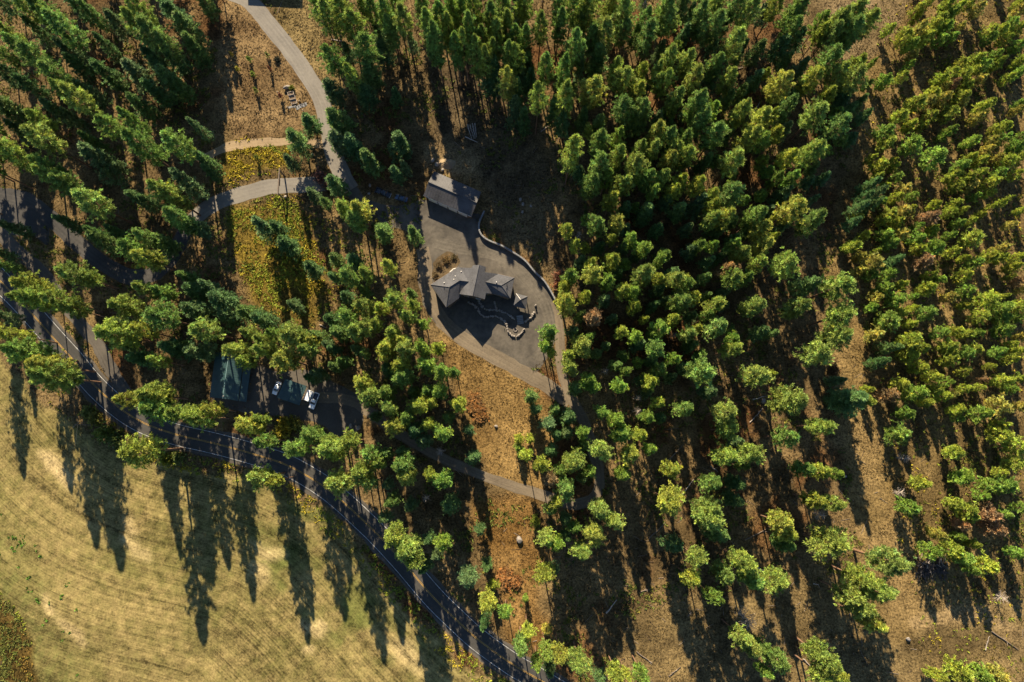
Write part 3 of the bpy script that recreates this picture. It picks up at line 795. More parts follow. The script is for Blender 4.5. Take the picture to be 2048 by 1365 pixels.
  y='800 380 90,1110 40 170,1230 40 100,1140 120 130,1440 40 130,1570 90 120,1640 60 110,1450 150 130,1200 210 130,1310 280 130,1560 240 90,1840 80 110,1770 200 60,1940 130 100,1930 20 80,2000 80 100,1880 310 140,1980 290 90,1930 380 80,1720 300 50,1680 370 70,1050 350 130,960 420 140,1080 430 100,1190 400 140,1330 380 120,1420 320 90,1260 480 110,1100 570 130,1390 440 110,1480 420 80,1510 540 110,1510 610 80,1570 380 90,1840 520 190,1700 580 150,2010 510 100,1850 660 120,1850 750 150,1980 830 170,1970 980 140,1490 880 130,1040 740 180,1210 1130 150,1120 1320 160,1560 1080 160,1900 1160 190,1760 1140 130,1850 1040 90,1700 1220 100,1570 1330 160,1480 1290 100,2010 1330 100'),
(512, 1023): dict(p='1090 190 190,1200 300 230,1270 390 150,1500 240 150,1850 730 150,1990 810 130', f='1030 50 120,1380 220 90,1700 520 180,1820 890 70,1790 140 80,1840 440 60,1340 450 90,1440 330 110', y='1880 590 100'),
(1024, 1023): dict(p='280 210 170,370 260 130,500 120 120,660 180 200,560 330 180,260 500 170,810 70 170,1580 60 270,1470 360 180,1440 540 160,1620 690 140,1690 490 170,1860 400 200,1910 550 190,1830 1000 170,1900 1080 190,2000 1090 130,70 1080 150,120 950 120,270 1120 120,380 1130 130,540 1210 180,200 1220 110,840 1310 150,1040 1300 150,920 1310 80,2010 1270 130',
  f='430 200 110,330 460 100,1630 170 180,1290 270 150,300 1240 120,700 1340 100,430 60 110', y='110 690 60,270 940 90,190 70 90'),
(1536, 1023): dict(p='110 90 180,160 180 150,500 260 290,950 400 290,60 560 190,750 540 200,870 640 230,640 660 190,740 760 210,820 880 190,60 1180 180,460 1180 220,560 1290 150,420 1310 200', f='130 260 150',
  y='1350 180 120,1290 310 150,1470 310 170,1560 370 150,1740 430 170,1620 460 110,1600 40 140,1760 50 180,1800 140 140,1870 30 110,2000 330 130,1520 200 80,1640 260 90,1360 1310 110,1530 1280 180,1700 1300 170,1830 1310 180,1290 1300 60,1550 100 110'),
}
# trees just beyond the frame whose shadows reach in (photo pixels)
BEYOND = dict(
 f=[(40, -60, 34), (110, -90, 36), (190, -70, 36), (270, -90, 40), (330, -50, 36), (395, -70, 36), (425, -30, 30)],
 p=[(80, -130, 44), (230, -140, 44), (350, -130, 44), (640, -60, 40), (700, -50, 40), (760, -80, 42), (830, -50, 40), (890, -90, 42), (950, -60, 40), (1010, -90, 42), (1090, -60, 42), (1160, -90, 42), (1230, -50, 40), (1300, -80, 42), (1380, -60, 42), (1440, -90, 40), (1510, -60, 42), (1570, -90, 42), (-60, 60, 44), (-50, 180, 44), (-60, 320, 44), (-80, 480, 40), (-70, 640, 44), (-25, 250, 40), (-30, 330, 44), (-15, 300, 40), (-90, 250, 44), (-90, 390, 44)],
 y=[(1850, -40, 28), (1900, -60, 28), (1960, -30, 28), (2010, -60, 28), (2090, 60, 28), (2085, 240, 28), (2090, 420, 28), (2080, 600, 28), (2090, 780, 28), (2085, 960, 28)])

REGIONS = [
 (lambda x, y: x > 1740 and y > 1120, 'around the burn pile and the lower dirt track', 'burn pile rows'),
 (lambda x, y: x > 1790 and y > 930, 'in the plantation rows above the burn pile', 'rows above the burn pile'),
 (lambda x, y: 1740 < x < 1840 and y > 480, 'on the plantation edge facing the long grassy strip', 'strip edge'),
 (lambda x, y: x > 1900 and y < 330, 'deep in the plantation beside the bare dark gap', 'gap rows'),
 (lambda x, y: x > 1740 and y < 170, 'at the plantation head near the bare tan field', 'plantation head'),
 (lambda x, y: x > 1740 and y < 330, 'in the plantation rows below the bare tan field', 'upper rows'),
 (lambda x, y: x > 1920, 'in the outer plantation rows among sunny grass lanes', 'outer rows'),
 (lambda x, y: x > 1740 or (x > 1690 and 330 < y < 700), 'in the crowded middle of the young plantation', 'middle rows'),
 (lambda x, y: x < 230 and y < 330, 'deep in the shady stand west of the sapling clearing', 'deep west stand'),
 (lambda x, y: x < 470 and y < 330, 'in the shady stand nearest the sapling clearing', 'west stand'),
 (lambda x, y: 470 <= x < 700 and y < 345, 'beside the upper paved lane', 'lane edge'),
 (lambda x, y: 700 <= x < 860 and y < 345, 'in the stand between the upper lane and the barn', 'lane stand'),
 (lambda x, y: 840 <= x < 1100 and y < 345, 'in the forest directly uphill of the barn', 'barn forest'),
 (lambda x, y: 1100 <= x < 1330 and y < 200, 'among orange sunlit gaps far uphill of the house', 'orange gap forest'),
 (lambda x, y: 1100 <= x < 1400 and y < 345, 'in the closed canopy uphill of the retaining wall', 'closed canopy'),
 (lambda x, y: x >= 1480 and y < 345, 'in the forest corner next to the bare tan field', 'field corner'),
 (lambda x, y: x >= 1330 and y < 345, 'around the sandy gap in the uphill forest', 'sandy gap'),
 (lambda x, y: x < 470 and y < 650 and seg_px(x, y) > 75, 'around the shaded asphalt switchback', 'switchback'),
 (lambda x, y: seg_px(x, y) <= 75 and x < 420, 'along the two-lane road between the switchback and the workshop', 'upper roadside'),
 (lambda x, y: seg_px(x, y) <= 75 and x < 800, 'along the two-lane road below the carport', 'carport roadside'),
 (lambda x, y: seg_px(x, y) <= 75, 'along the two-lane road beyond the golden slope', 'lower roadside'),
 (lambda x, y: x < 860 and y < 600, 'on the weedy slope below the log entry gate', 'weedy slope'),
 (lambda x, y: x < 700 and y < 900, 'close around the green-roofed workshop and carport', 'workshop wood'),
 (lambda x, y: x < 1000 and y < 700, 'in the wood just west of the house yard', 'yard wood'),
 (lambda x, y: x < 1000 and y < 900, 'in the wood between the golden slope and the carport', 'carport wood'),
 (lambda x, y: 1000 <= x < 1250 and y < 560, 'in the forest uphill of the salmon-leaved shrubs', 'bank forest'),
 (lambda x, y: 1000 <= x < 1250 and y < 720, 'in the forest beside the end of the retaining wall', 'wall forest'),
 (lambda x, y: 1250 <= x < 1420 and y < 720, 'in the dark middle of the forest beyond the house', 'dark forest'),
 (lambda x, y: x >= 1420 and y < 720, 'in the forest margin facing the thinned slope', 'forest margin'),
 (lambda x, y: x < 1260 and y < 860, 'beside the upper bends of the gravel drive', 'upper drive wood'),
 (lambda x, y: x < 1260, 'around the hairpin of the gravel drive', 'hairpin wood'),
 (lambda x, y: y > 1080, 'on the sunny lower part of the thinned slope', 'lower thinned slope'),
 (lambda x, y: x > 1560, 'on the thinned slope beside the grassy strip', 'strip side of the thinned slope'),
 (lambda x, y: True, 'standing apart on the shaded thinned slope', 'thinned slope'),
]
ROAD_A = np.array(ROAD, float)
def seg_px(x, y):
    d, _, _ = seg_dist(np.array([float(x)]), np.array([float(y)]), ROAD)
    return float(d[0])
def region(x, y):
    for f, phrase, g in REGIONS:
        if f(x, y):
            return phrase, g
def base_height(k, x, y):
    if k == 'y':
        return 10.5 if x > 1600 else 7.5
    if y < 345:
        h = 28 if x < 840 else (34 if x < 1160 else (27 if x < 1500 else 24))
    elif x < 840:
        h = 26
    elif x < 1010:
        h = 22
    else:
        h = 25 if y < 900 else 24
    if seg_px(x, y) < 75:
        h = 28
    return h if k == 'p' else h * (.6 if (540 < x < 840 and y < 640) else .74)
count = {}
def survey(k, x, y, w, beyond=False):
    h = base_height(k, x, y)
    size = w / 42.0 if k != 'y' else w / 29.0
    h *= min(1.15, max(.55, .55 + .45 * size)) * random.uniform(.94, 1.06)
    kk = 'm' if (k == 'p' and h < 24 and x > 840) else k
    zc = h * {'p': .72, 'm': .74, 'f': .55, 'y': .62}[kk]
    X, Y, _ = U(x, y, zc)
    _, _, d = P(np.array([X]), np.array([Y]), zc)
    rad = w / 2 * float(d[0]) / F * {'p': .97, 'm': .96, 'f': 1.0, 'y': .95}[kk]
    if kk == 'f':
        rad = max(rad, 2.0)
    bx, by, _ = P(np.array([X]), np.array([Y]))
    phrase, g = region(float(bx[0]), float(by[0]))
    wts = {'p': (.49, .3, .2, .01), 'm': (.41, .375, .2, .015), 'f': (.45, .3, .25, 0), 'y': (.54, .29, .14, .03)}[kk]
    if kk == 'p' and (x < 470 or y < 150) and y < 500:
        wts = (.4, .6, 0, 0)
    ti = random.choices((0, 1, 2, 3), wts)[0]
    tint, word = TINTS[kk][ti]
    nm, cat, adj = KIND[kk]
    if beyond:
        phrase = 'at the edge of the wood past the surveyed ground'
        g = 'outer wood'
    rel = w / {'p': 43, 'm': 35, 'f': 33, 'y': 26}[kk]
    sz = 'small-crowned ' if rel < .84 else ('broad ' if rel > 1.16 else '')
    lab = f"{sz}{adj} {word} {cat} {phrase}"
    plant(kk, X, Y, h, rad, tint, lab, f"{sz}{adj} {word} {cat}s, {g}")
    count[kk] = count.get(kk, 0) + 1
    return X, Y
TREE_XY = []
for (ox, oy), kinds in TILES.items():
    for k, txt in kinds.items():
        for it in txt.split(','):
            zx, zy, w = (float(q) for q in it.split())
            TREE_XY.append(survey(k, ox + zx / S, oy + zy / S, w / S))
for k, lst in BEYOND.items():
    for x, y, w in lst:
        survey(k, x, y, w, True)
# smaller trees of the understorey, filling gaps in the closed forest
UNDER = [(1130, 0), (1500, 0), (1560, 120), (1690, 200), (1690, 330), (1600, 430), (1500, 560), (1440, 720), (1260, 800), (1150, 700), (1160, 520), (1150, 300), (1100, 120)]
TX = np.array(TREE_XY)
rr = np.random.default_rng(77)
added = 0
for _ in range(4000):
    x, y = rr.uniform(1090, 1700), rr.uniform(0, 810)
    if poly_sd(np.array([x]), np.array([y]), UNDER)[0] < 0:
        continue
    X, Y, _z = U(x, y)
    if np.min(np.hypot(TX[:, 0] - X, TX[:, 1] - Y)) < 3.6:
        continue
    TX = np.vstack([TX, [X, Y]])
    kk = 'f' if rr.random() < .45 else 'm'
    ti = int(rr.integers(0, 3))
    hgt = rr.uniform(9, 15)
    word = TINTS[kk][ti][1]
    lab = f"short {word} {'fir' if kk == 'f' else 'pine'} {region(x, y)[0]}"
    plant(kk, X, Y, hgt, rr.uniform(1.6, 2.5), TINTS[kk][ti][0], lab, lab.replace('short', 'understorey'))
    added += 1
    if added >= 90:
        break
print('trees', count, 'understorey', added)
# ------------------------------------------------------------------ house
def HZ(zx, zy, z):
    return U(850 + zx / 7.186, 510 + zy / 7.186, z)
E, R1Z, RG = 5.6, 7.5, 8.8
def inset(pts, d):
    c = np.mean(np.array(pts)[:, :2], 0)
    out = []
    for p in pts:
        v = np.array(p[:2]) - c
        l = np.linalg.norm(v)
        out.append(tuple(c + v * (l - d) / l))
    return out
def windows_on(parent, a, b, n, z0, w, h, mat=None):
    """window parts along wall a-b (counter-clockwise outline), each frame > pane"""
    a, b = Vector((a[0], a[1], 0)), Vector((b[0], b[1], 0))
    d = (b - a)
    L = d.length
    d.normalize()
    out = Vector((d.y, -d.x, 0))
    rz = math.atan2(d.y, d.x)
    for i in range(n):
        c = a + d * L * (i + .5) / n + out * .04
        mb = MB()
        for s in (-1, 1):
            q = c + d * s * (w / 2)
            mb.box((q.x, q.y, z0 + h / 2), (.12, .14, h + .12), rz)
            mb.box((c.x, c.y, z0 + h / 2 + s * h / 2), (w - .13, .12, .12), rz)
        wdw = mb.build('window', M['trim'], parent)
        mb = MB()
        mb.box((c.x, c.y, z0 + h / 2), (w - .13, .05, h - .13), rz)
        mb.build('pane', M['glass'], wdw)
def door_on(parent, a, b, t, w, h, mat):
    a, b = Vector((a[0], a[1], 0)), Vector((b[0], b[1], 0))
    d = (b - a)
    L = d.length
    d.normalize()
    out = Vector((d.y, -d.x, 0))
    rz = math.atan2(d.y, d.x)
    c = a + d * L * t + out * .05
    mb = MB()
    mb.box((c.x, c.y, h / 2 + .02), (w, .1, h), rz)
    dr = mb.build('door', mat, parent)
    mb = MB()
    q = c + d * (w * .38) + out * .09
    mb.box((q.x, q.y, h * .48), (.1, .08, .1), rz)
    mb.build('handle', M['chrome'], dr)
def ccw(pts):
    ar = sum(p[0] * q[1] - q[0] * p[1] for p, q in zip(pts, pts[1:] + pts[:1]))
    return pts if ar > 0 else pts[::-1]

house = empty('house', U(950, 590), 0, 'large hip and gable house with charcoal shingle roof in the gravel yard', 'house')
def child(mb, name, mat, parent, **kw):
    o = mb.build(name, mat, parent, **kw)
    # keep world coordinates under the parent empty
    p = parent
    off = Vector((0, 0, 0))
    while p is not None:
        off += Vector(p.location)
        p = p.parent
    o.data.transform(__import__('mathutils').Matrix.Translation(-off))
    return o
# the house empty sits at world origin of its parts: simplest is to shift it there
house.location = (0, 0, 0)
A, B, D = HZ(80, 430, E), HZ(305, 755, E), HZ(480, 172, E)
D2, C2, C3 = HZ(505, 182, E), HZ(490, 622, E), HZ(470, 560, E)
r1, r2, r3 = HZ(350, 465, R1Z), HZ(500, 370, R1Z), HZ(630, 385, R1Z - .1)
GN, GS = HZ(780, 145, RG), HZ(685, 590, RG)
def ez(zx, zy):
    rx = 780 - 95 * (zy - 145) / 445
    return RG - 2.1 * (zx - rx) / 160
EP = [(875, 175), (860, 250), (870, 390), (975, 560), (875, 550), (860, 640)]
EPW = [HZ(x, y, ez(x, y)) for x, y in EP]
N1 = HZ(690, 152, RG - 1.15)
N2 = HZ(665, 190, RG - 1.4)
e1, e2 = EPW[2], HZ(1100, 440, 6.95)
NW, NE, SE, SW = HZ(1050, 275, E), HZ(1285, 330, E), HZ(1225, 625, E), EPW[3]
TH = .26
roof_w = MB()
roof_w.slab([A, r1, r2, r3, D2, D], TH)
roof_w.slab([A, B, r1], TH)
roof_w.slab([B, C2, r2, r1], TH)
roof_w.slab([C2, C3, r3, r2], TH)
rw = roof_w.build('hip_roof', M['shingle'], house)
roof_m = MB()
roof_m.slab([D2, r3, C3, GS, GN, N1, N2], TH)
roof_m.slab([GN, GS, EPW[5], EPW[4], EPW[3], EPW[2], EPW[1], EPW[0]], TH)
rm = roof_m.build('gable_roof', M['shingle'], house)
roof_e = MB()
roof_e.slab([e1, e2, NE, NW], TH)
roof_e.slab([e2, SE, NE], TH)
roof_e.slab([e1, SW, SE, e2], TH)
re_ = roof_e.build('hip_roof', M['shingle'], house)
mb = MB()
mb.slab([EPW[1], e1, NW], .2)
mb.build('porch_roof', M['shingle'], house)
# ridge caps
for pr, pts in ((rw, [(A, r1), (B, r1), (r1, r2), (r2, r3)]), (rm, [(GN, GS)]), (re_, [(e1, e2), (e2, NE), (e2, SE)])):
    for p, q in pts:
        m_ = MB()
        m_.tube((p[0], p[1], p[2] + .02), (q[0], q[1], q[2] + .02), .11, .11, 6)
        m_.build('ridge_cap', M['shingle'], pr)
# gutters along the eaves
for p, q in ((A, B), (A, D), (B, C2), (C3, EPW[5]), (SW, SE), (SE, NE), (NE, NW)):
    m_ = MB()
    v = Vector((q[0] - p[0], q[1] - p[1], 0)).normalized()
    m_.tube((p[0], p[1], p[2] - .12), (q[0], q[1], q[2] - .12), .09, .09, 6)
    m_.build('gutter', M['wallpaint'], house)
# roof vents
for zx, zy, z, pr in ((520, 243, 6.2, rw), (436, 308, 6.4, rw), (415, 356, 6.8, rw), (277, 403, 6.6, rw), (1027, 393, 7.1, re_)):
    x, y, _ = HZ(zx, zy, z)
    m_ = MB(); m_.box((x, y, z + .15), (.34, .34, .5), .6, .8)
    m_.build('vent', M['trim'], pr)
for zx, zy, z, pr in ((277, 478, 6.7, rw), (308, 533, 6.3, rw), (1178, 432, 6.6, re_), (1170, 485, 6.5, re_), (1045, 520, 6.7, re_)):
    x, y, _ = HZ(zx, zy, z)
    m_ = MB(); m_.tube((x, y, z - .2), (x, y, z + .4), .12, .12, 8)
    m_.build('pipe_vent', M['black_car'], pr)
# walls
wings = [[A, B, C2, C3, r3, D2, D], [D2, C3, EPW[5], EPW[0]], [HZ(770, 250, E), HZ(770, 560, E), SW, SE, NE]]
for i, w in enumerate(wings):
    pts = ccw(inset(w, .75))
    mb = MB()
    mb.prism(pts, 0, E - .25)
    wl = mb.build('wall', M['wallpaint'], house)
    n = len(pts)
    for j in range(n):
        a, b = pts[j], pts[(j + 1) % n]
        L = math.hypot(b[0] - a[0], b[1] - a[1])
        if L > 4:
            windows_on(wl, a, b, max(1, int(L / 3.2)), 3.4, 1.3, 1.3)
            if L > 6:
                windows_on(wl, a, b, max(1, int(L / 4.0)), .7, 1.5, 1.5)
for apex, pa, pb2 in ((GS, C3, EPW[5]), (GN, N1, EPW[0])):
    ap = Vector(apex); a3 = Vector(pa); b3 = Vector(pb2)
    c3 = (Vector(GN) + Vector(GS)) / 2
    sh = (c3 - ap); sh.z = 0; sh.normalize()
    m_ = MB()
    tri = [a3 + sh * .7 - Vector((0, 0, .3)), b3 + sh * .7 - Vector((0, 0, .3)), ap + sh * .7 - Vector((0, 0, .3))]
    tri2 = [p + sh * .2 for p in tri]
    low = [Vector((p.x, p.y, E - .6)) for p in (tri[0], tri[1])]
    low2 = [Vector((p.x, p.y, E - .6)) for p in (tri2[0], tri2[1])]
    m_.loft([[low[0], low[1], tri[1], tri[2], tri[0]], [low2[0], low2[1], tri2[1], tri2[2], tri2[0]]])
    m_.build('gable_wall', M['wallpaint'], house)
pts = ccw(inset([D2, C3, EPW[5], EPW[0]], .75))
door_on(house, pts[1], pts[2], .25, 1.1, 2.2, M['wood'])
door_on(house, pts[3], pts[0], .5, 1.1, 2.2, M['wood'])
# pale snow trim / kerb behind the house
kerb = MB()
kp = [HZ(400, 205, 0), HZ(450, 158, 0), HZ(490, 148, 0), HZ(670, 190, 0)]
for p, q in zip(kp[:-1], kp[1:]):
    p, q = Vector(p), Vector(q)
    c = (p + q) / 2
    d = q - p
    kerb.box((c.x - 1.0, c.y - 1.2, .25), (d.length + .05, .25, .5), math.atan2(d.y, d.x))
tag(kerb.build('concrete_kerb', M['trim']), 'pale concrete kerb wall bending behind the house', 'kerb')

# ------------------------------------------------------------------ pavilion
pav = empty('pavilion', (0, 0, 0), 0, 'small open pavilion with grey pyramid roof on timber posts', 'pavilion')
pc = [HZ(1305, 552, 3.2), HZ(1475, 600, 3.2), HZ(1450, 780, 3.2), HZ(1265, 735, 3.2)]
pa = HZ(1375, 645, 4.9)
mb = MB()
for i in range(4):
    mb.slab([pc[i], pa, pc[(i + 1) % 4]], .15)
pr = mb.build('roof', M['shingle'], pav)
for i in range(4):
    m_ = MB(); m_.tube((pc[i][0], pc[i][1], 3.22), (pa[0], pa[1], 4.93), .08, .08, 6)
    m_.build('hip_cap', M['trim'] if i == 0 else M['shingle'], pr)
for p in inset(pc, .5):
    m_ = MB(); m_.box((p[0], p[1], 1.6), (.25, .25, 3.2))
    m_.build('post', M['wood'], pav)

# ------------------------------------------------------------------ barn
def BZ(zx, zy, z):
    return U(830 + zx / 8.53, 330 + zy / 8.53, z)
barn = empty('barn', (0, 0, 0), 0, 'long barn with low grey gable roof crossed by tree shadows', 'barn')
be, br = 3.7, 5.6
bNW, bNE, bSE, bSW = BZ(325, 110, be), BZ(1130, 462, be), BZ(962, 885, be), BZ(145, 522, be)
bRW, bRE = BZ(228, 295, br), BZ(1052, 650, br)
for nm, q in (('roof_slope', [bNW, bRW, bRE, bNE]), ('roof_slope', [bRW, bSW, bSE, bRE])):
    m_ = MB(); m_.slab(q, .2)
    rs = m_.build(nm, M['barn_roof'], barn)
    # standing seams, one part each
    a0, a1, b1, b0 = (Vector(p) for p in q)
    if q[0] is bNW:
        lo0, lo1, hi0, hi1 = Vector(bNW), Vector(bNE), Vector(bRW), Vector(bRE)
    else:
        lo0, lo1, hi0, hi1 = Vector(bSW), Vector(bSE), Vector(bRW), Vector(bRE)
    for i in range(1, 18):
        t = i / 18
        m_ = MB(); m_.tube(lo0.lerp(lo1, t) + Vector((0, 0, .01)), hi0.lerp(hi1, t) + Vector((0, 0, .01)), .035, .035, 4)
        m_.build('seam', M['barn_roof'], rs)
m_ = MB(); m_.tube((*bRW[:2], br + .03), (*bRE[:2], br + .03), .16, .16, 6)
m_.build('ridge_cap', M['shingle'], barn)
bw = ccw(inset([bNW, bNE, bSE, bSW], .5))
m_ = MB(); m_.prism(bw, 0, be - .15)
bwall = m_.build('wall', M['wallpaint'], barn)
for hi, c0, c1 in ((bRW, bNW, bSW), (bRE, bNE, bSE)):
    hi, c0, c1 = Vector(hi), Vector(c0), Vector(c1)
    other = (Vector(bRW) + Vector(bRE)) / 2
    sh = other - hi; sh.z = 0; sh.normalize()
    T = [c0 + sh * .5 - Vector((0, 0, .25)), c1 + sh * .5 - Vector((0, 0, .25)), hi + sh * .5 - Vector((0, 0, .25))]
    m_ = MB(); m_.loft([T, [p + sh * .2 for p in T]])
    m_.build('gable_wall', M['wallpaint'], barn)
# overhead doors facing the yard
ia = min(range(4), key=lambda j: math.dist(bw[j], bSW[:2])); ib = min(range(4), key=lambda j: math.dist(bw[j], bSE[:2]))
for t in (.16, .38, .6, .82):
    door_on(barn, bw[ia], bw[ib], t, 3.2, 2.9, M['trim'])
m_ = MB(); m_.tube((bSW[0], bSW[1], be - .18), (bSE[0], bSE[1], be - .18), .09, .09, 6)
m_.build('gutter', M['trim'], barn)

# ------------------------------------------------------------------ green roofed shop and carport
def CZ(zx, zy, z):
    return U(400 + zx / 7.877, 690 + zy / 7.877, z)
def seams(parent, lo0, lo1, hi0, hi1, n, mat):
    lo0, lo1, hi0, hi1 = map(Vector, (lo0, lo1, hi0, hi1))
    for i in range(1, n):
        t = i / n
        m_ = MB(); m_.tube(lo0.lerp(lo1, t) + Vector((0, 0, .01)), hi0.lerp(hi1, t) + Vector((0, 0, .01)), .03, .03, 4)
        m_.build('seam', mat, parent)
shop = empty('workshop', (0, 0, 0), 0, 'long workshop with green metal gable roof and side lean-to under the trees', 'workshop')
sSW, sNW, sRN, sRS, sSE, sNE = CZ(150, 830, 3.5), CZ(245, 120, 3.5), CZ(458, 125, 5.3), CZ(358, 845, 5.3), CZ(600, 885, 3.5), CZ(695, 165, 3.5)
lSW, lSE, lNE, lNW = CZ(612, 888, 3.1), CZ(730, 900, 2.6), CZ(822, 185, 2.6), CZ(707, 168, 3.1)
for q, lo in (([sSW, sRS, sRN, sNW], (sSW, sNW)), ([sRS, sSE, sNE, sRN], (sSE, sNE))):
    m_ = MB(); m_.slab(q, .15)
    rs = m_.build('roof_slope', M['green_metal'], shop)
    seams(rs, lo[0], lo[1], sRS, sRN, 20, M['green_metal'])
m_ = MB(); m_.slab([lSW, lSE, lNE, lNW], .12)
rs = m_.build('lean_to_roof', M['green_metal'], shop)
seams(rs, lSE, lNE, lSW, lNW, 20, M['green_metal'])
m_ = MB(); m_.tube((*sRS[:2], 5.32), (*sRN[:2], 5.32), .1, .1, 6)
m_.build('ridge_cap', simple('pale_green_ridge', (.16, .26, .27), .5), shop)
x, y, _ = CZ(375, 808, 5.1)
m_ = MB(); m_.tube((x, y, 4.9), (x, y, 5.7), .13, .13, 8); m_.build('flue', M['trim'], shop)
sw = ccw(inset([sSW, sNW, sNE, sSE], .5))
m_ = MB(); m_.prism(sw, 0, 3.3)
w_ = m_.build('wall', M['wallpaint'], shop)
for hi, c0, c1 in ((sRS, sSW, sSE), (sRN, sNW, sNE)):
    hi, c0, c1 = Vector(hi), Vector(c0), Vector(c1)
    sh = (Vector(sRN) + Vector(sRS)) / 2 - hi; sh.z = 0; sh.normalize()
    T = [c0 + sh * .5 - Vector((0, 0, .2)), c1 + sh * .5 - Vector((0, 0, .2)), hi + sh * .5 - Vector((0, 0, .2))]
    m_ = MB(); m_.loft([T, [p + sh * .2 for p in T]]); m_.build('gable_wall', M['wallpaint'], shop)
ia = min(range(4), key=lambda j: math.dist(sw[j], sSW[:2])); ib = min(range(4), key=lambda j: math.dist(sw[j], sSE[:2]))
door_on(shop, sw[ia], sw[ib], .35, 3.2, 2.8, M['trim'])
door_on(shop, sw[ia], sw[ib], .8, 1.0, 2.1, M['wood'])
for i in range(6):
    t = (i + .15) / 5.3
    p = Vector(lSE).lerp(Vector(lNE), t)
    m_ = MB(); m_.box((p.x - .2, p.y, 1.25), (.16, .16, 2.5)); m_.build('post', M['wood'], shop)

cp = empty('carport', (0, 0, 0), 0, 'open carport with green metal roof beside parked white vehicles', 'carport')
cNW, cNE, cSE, cSW = CZ(1345, 535, 2.7), CZ(1680, 650, 2.7), CZ(1565, 955, 2.7), CZ(1210, 835, 2.7)
cRN, cRS = CZ(1508, 590, 3.3), CZ(1385, 892, 3.3)
for q, lo in (([cNW, cSW, cRS, cRN], (cSW, cNW)), ([cRN, cRS, cSE, cNE], (cSE, cNE))):
    m_ = MB(); m_.slab(q, .12)
    rs = m_.build('roof_slope', M['green_metal'], cp)
    seams(rs, lo[0], lo[1], cRS, cRN, 9, M['green_metal'])
m_ = MB(); m_.tube((*cRN[:2], 3.32), (*cRS[:2], 3.32), .08, .08, 6); m_.build('ridge_cap', M['green_metal'], cp)
for p in inset([cNW, cNE, cSE, cSW], .4):
    m_ = MB(); m_.box((p[0], p[1], 1.3), (.16, .16, 2.6)); m_.build('post', M['wood'], cp)
for p in ((Vector(cNW) + Vector(cSW)) / 2, (Vector(cNE) + Vector(cSE)) / 2):
    c = Vector(((cNW[0] + cSE[0]) / 2, (cNW[1] + cSE[1]) / 2, 0))
    q = p + (c - p) * .08
    m_ = MB(); m_.box((q.x, q.y, 1.35), (.16, .16, 2.7)); m_.build('post', M['wood'], cp)

# neighbour's house just past the upper edge, whose shadow falls over the lane
nh = empty('neighbour_house', (0, 0, 0), 0, 'hip-roofed house past the head of the paved lane', 'house')
q0 = [(x, y) for x, y, _ in (U(488, -100), U(600, -90), U(598, -28), U(490, -34))]
ncx, ncy = np.mean(q0, 0)
m_ = MB(); m_.prism(ccw(inset([(x, y, 0) for x, y in q0], .6)), 0, 5.0); m_.build('wall', M['wallpaint'], nh)
hp = [(x, y, 5.0) for x, y in q0]
ra = Vector(hp[0]).lerp(Vector(hp[3]), .5).lerp(Vector(hp[1]).lerp(Vector(hp[2]), .5), .28) + Vector((0, 0, 2.6))
rb = Vector(hp[0]).lerp(Vector(hp[3]), .5).lerp(Vector(hp[1]).lerp(Vector(hp[2]), .5), .72) + Vector((0, 0, 2.6))
m_ = MB()
m_.slab([hp[0], ra, rb, hp[1]], .25); m_.slab([hp[1], rb, hp[2]], .25); m_.slab([hp[2], rb, ra, hp[3]], .25); m_.slab([hp[3], ra, hp[0]], .25)
m_.build('roof', M['shingle'], nh)

# ------------------------------------------------------------------ block retaining wall
rw_pix = [(969, 424), (963, 436), (958, 450), (959, 464), (966, 475), (980, 484), (1003, 493), (1024, 505), (1049, 522), (1069, 545), (1087, 562), (1099, 580), (1111, 602)]
line = spline([U(*p)[:2] for p in rw_pix], .3)
s = np.concatenate([[0], np.cumsum(np.linalg.norm(np.diff(line, axis=0), axis=1))])
rwall = empty('retaining_wall', (0, 0, 0), 0, 'curving grey concrete block retaining wall above the gravel yard', 'wall')
nb = int(s[-1] / 1.5)
for i in range(nb):
    a = np.array([np.interp(s[-1] * i / nb, s, line[:, k]) for k in (0, 1)])
    b = np.array([np.interp(s[-1] * (i + 1) / nb, s, line[:, k]) for k in (0, 1)])
    c, d = (a + b) / 2, b - a
    L = np.linalg.norm(d)
    m_ = MB()
    hh = 1.3 + random.uniform(-.05, .05)
    m_.box((c[0], c[1], hh / 2), (L - .03, .5, hh), math.atan2(d[1], d[0]), .97)
    m_.build('block', M['block'], rwall)

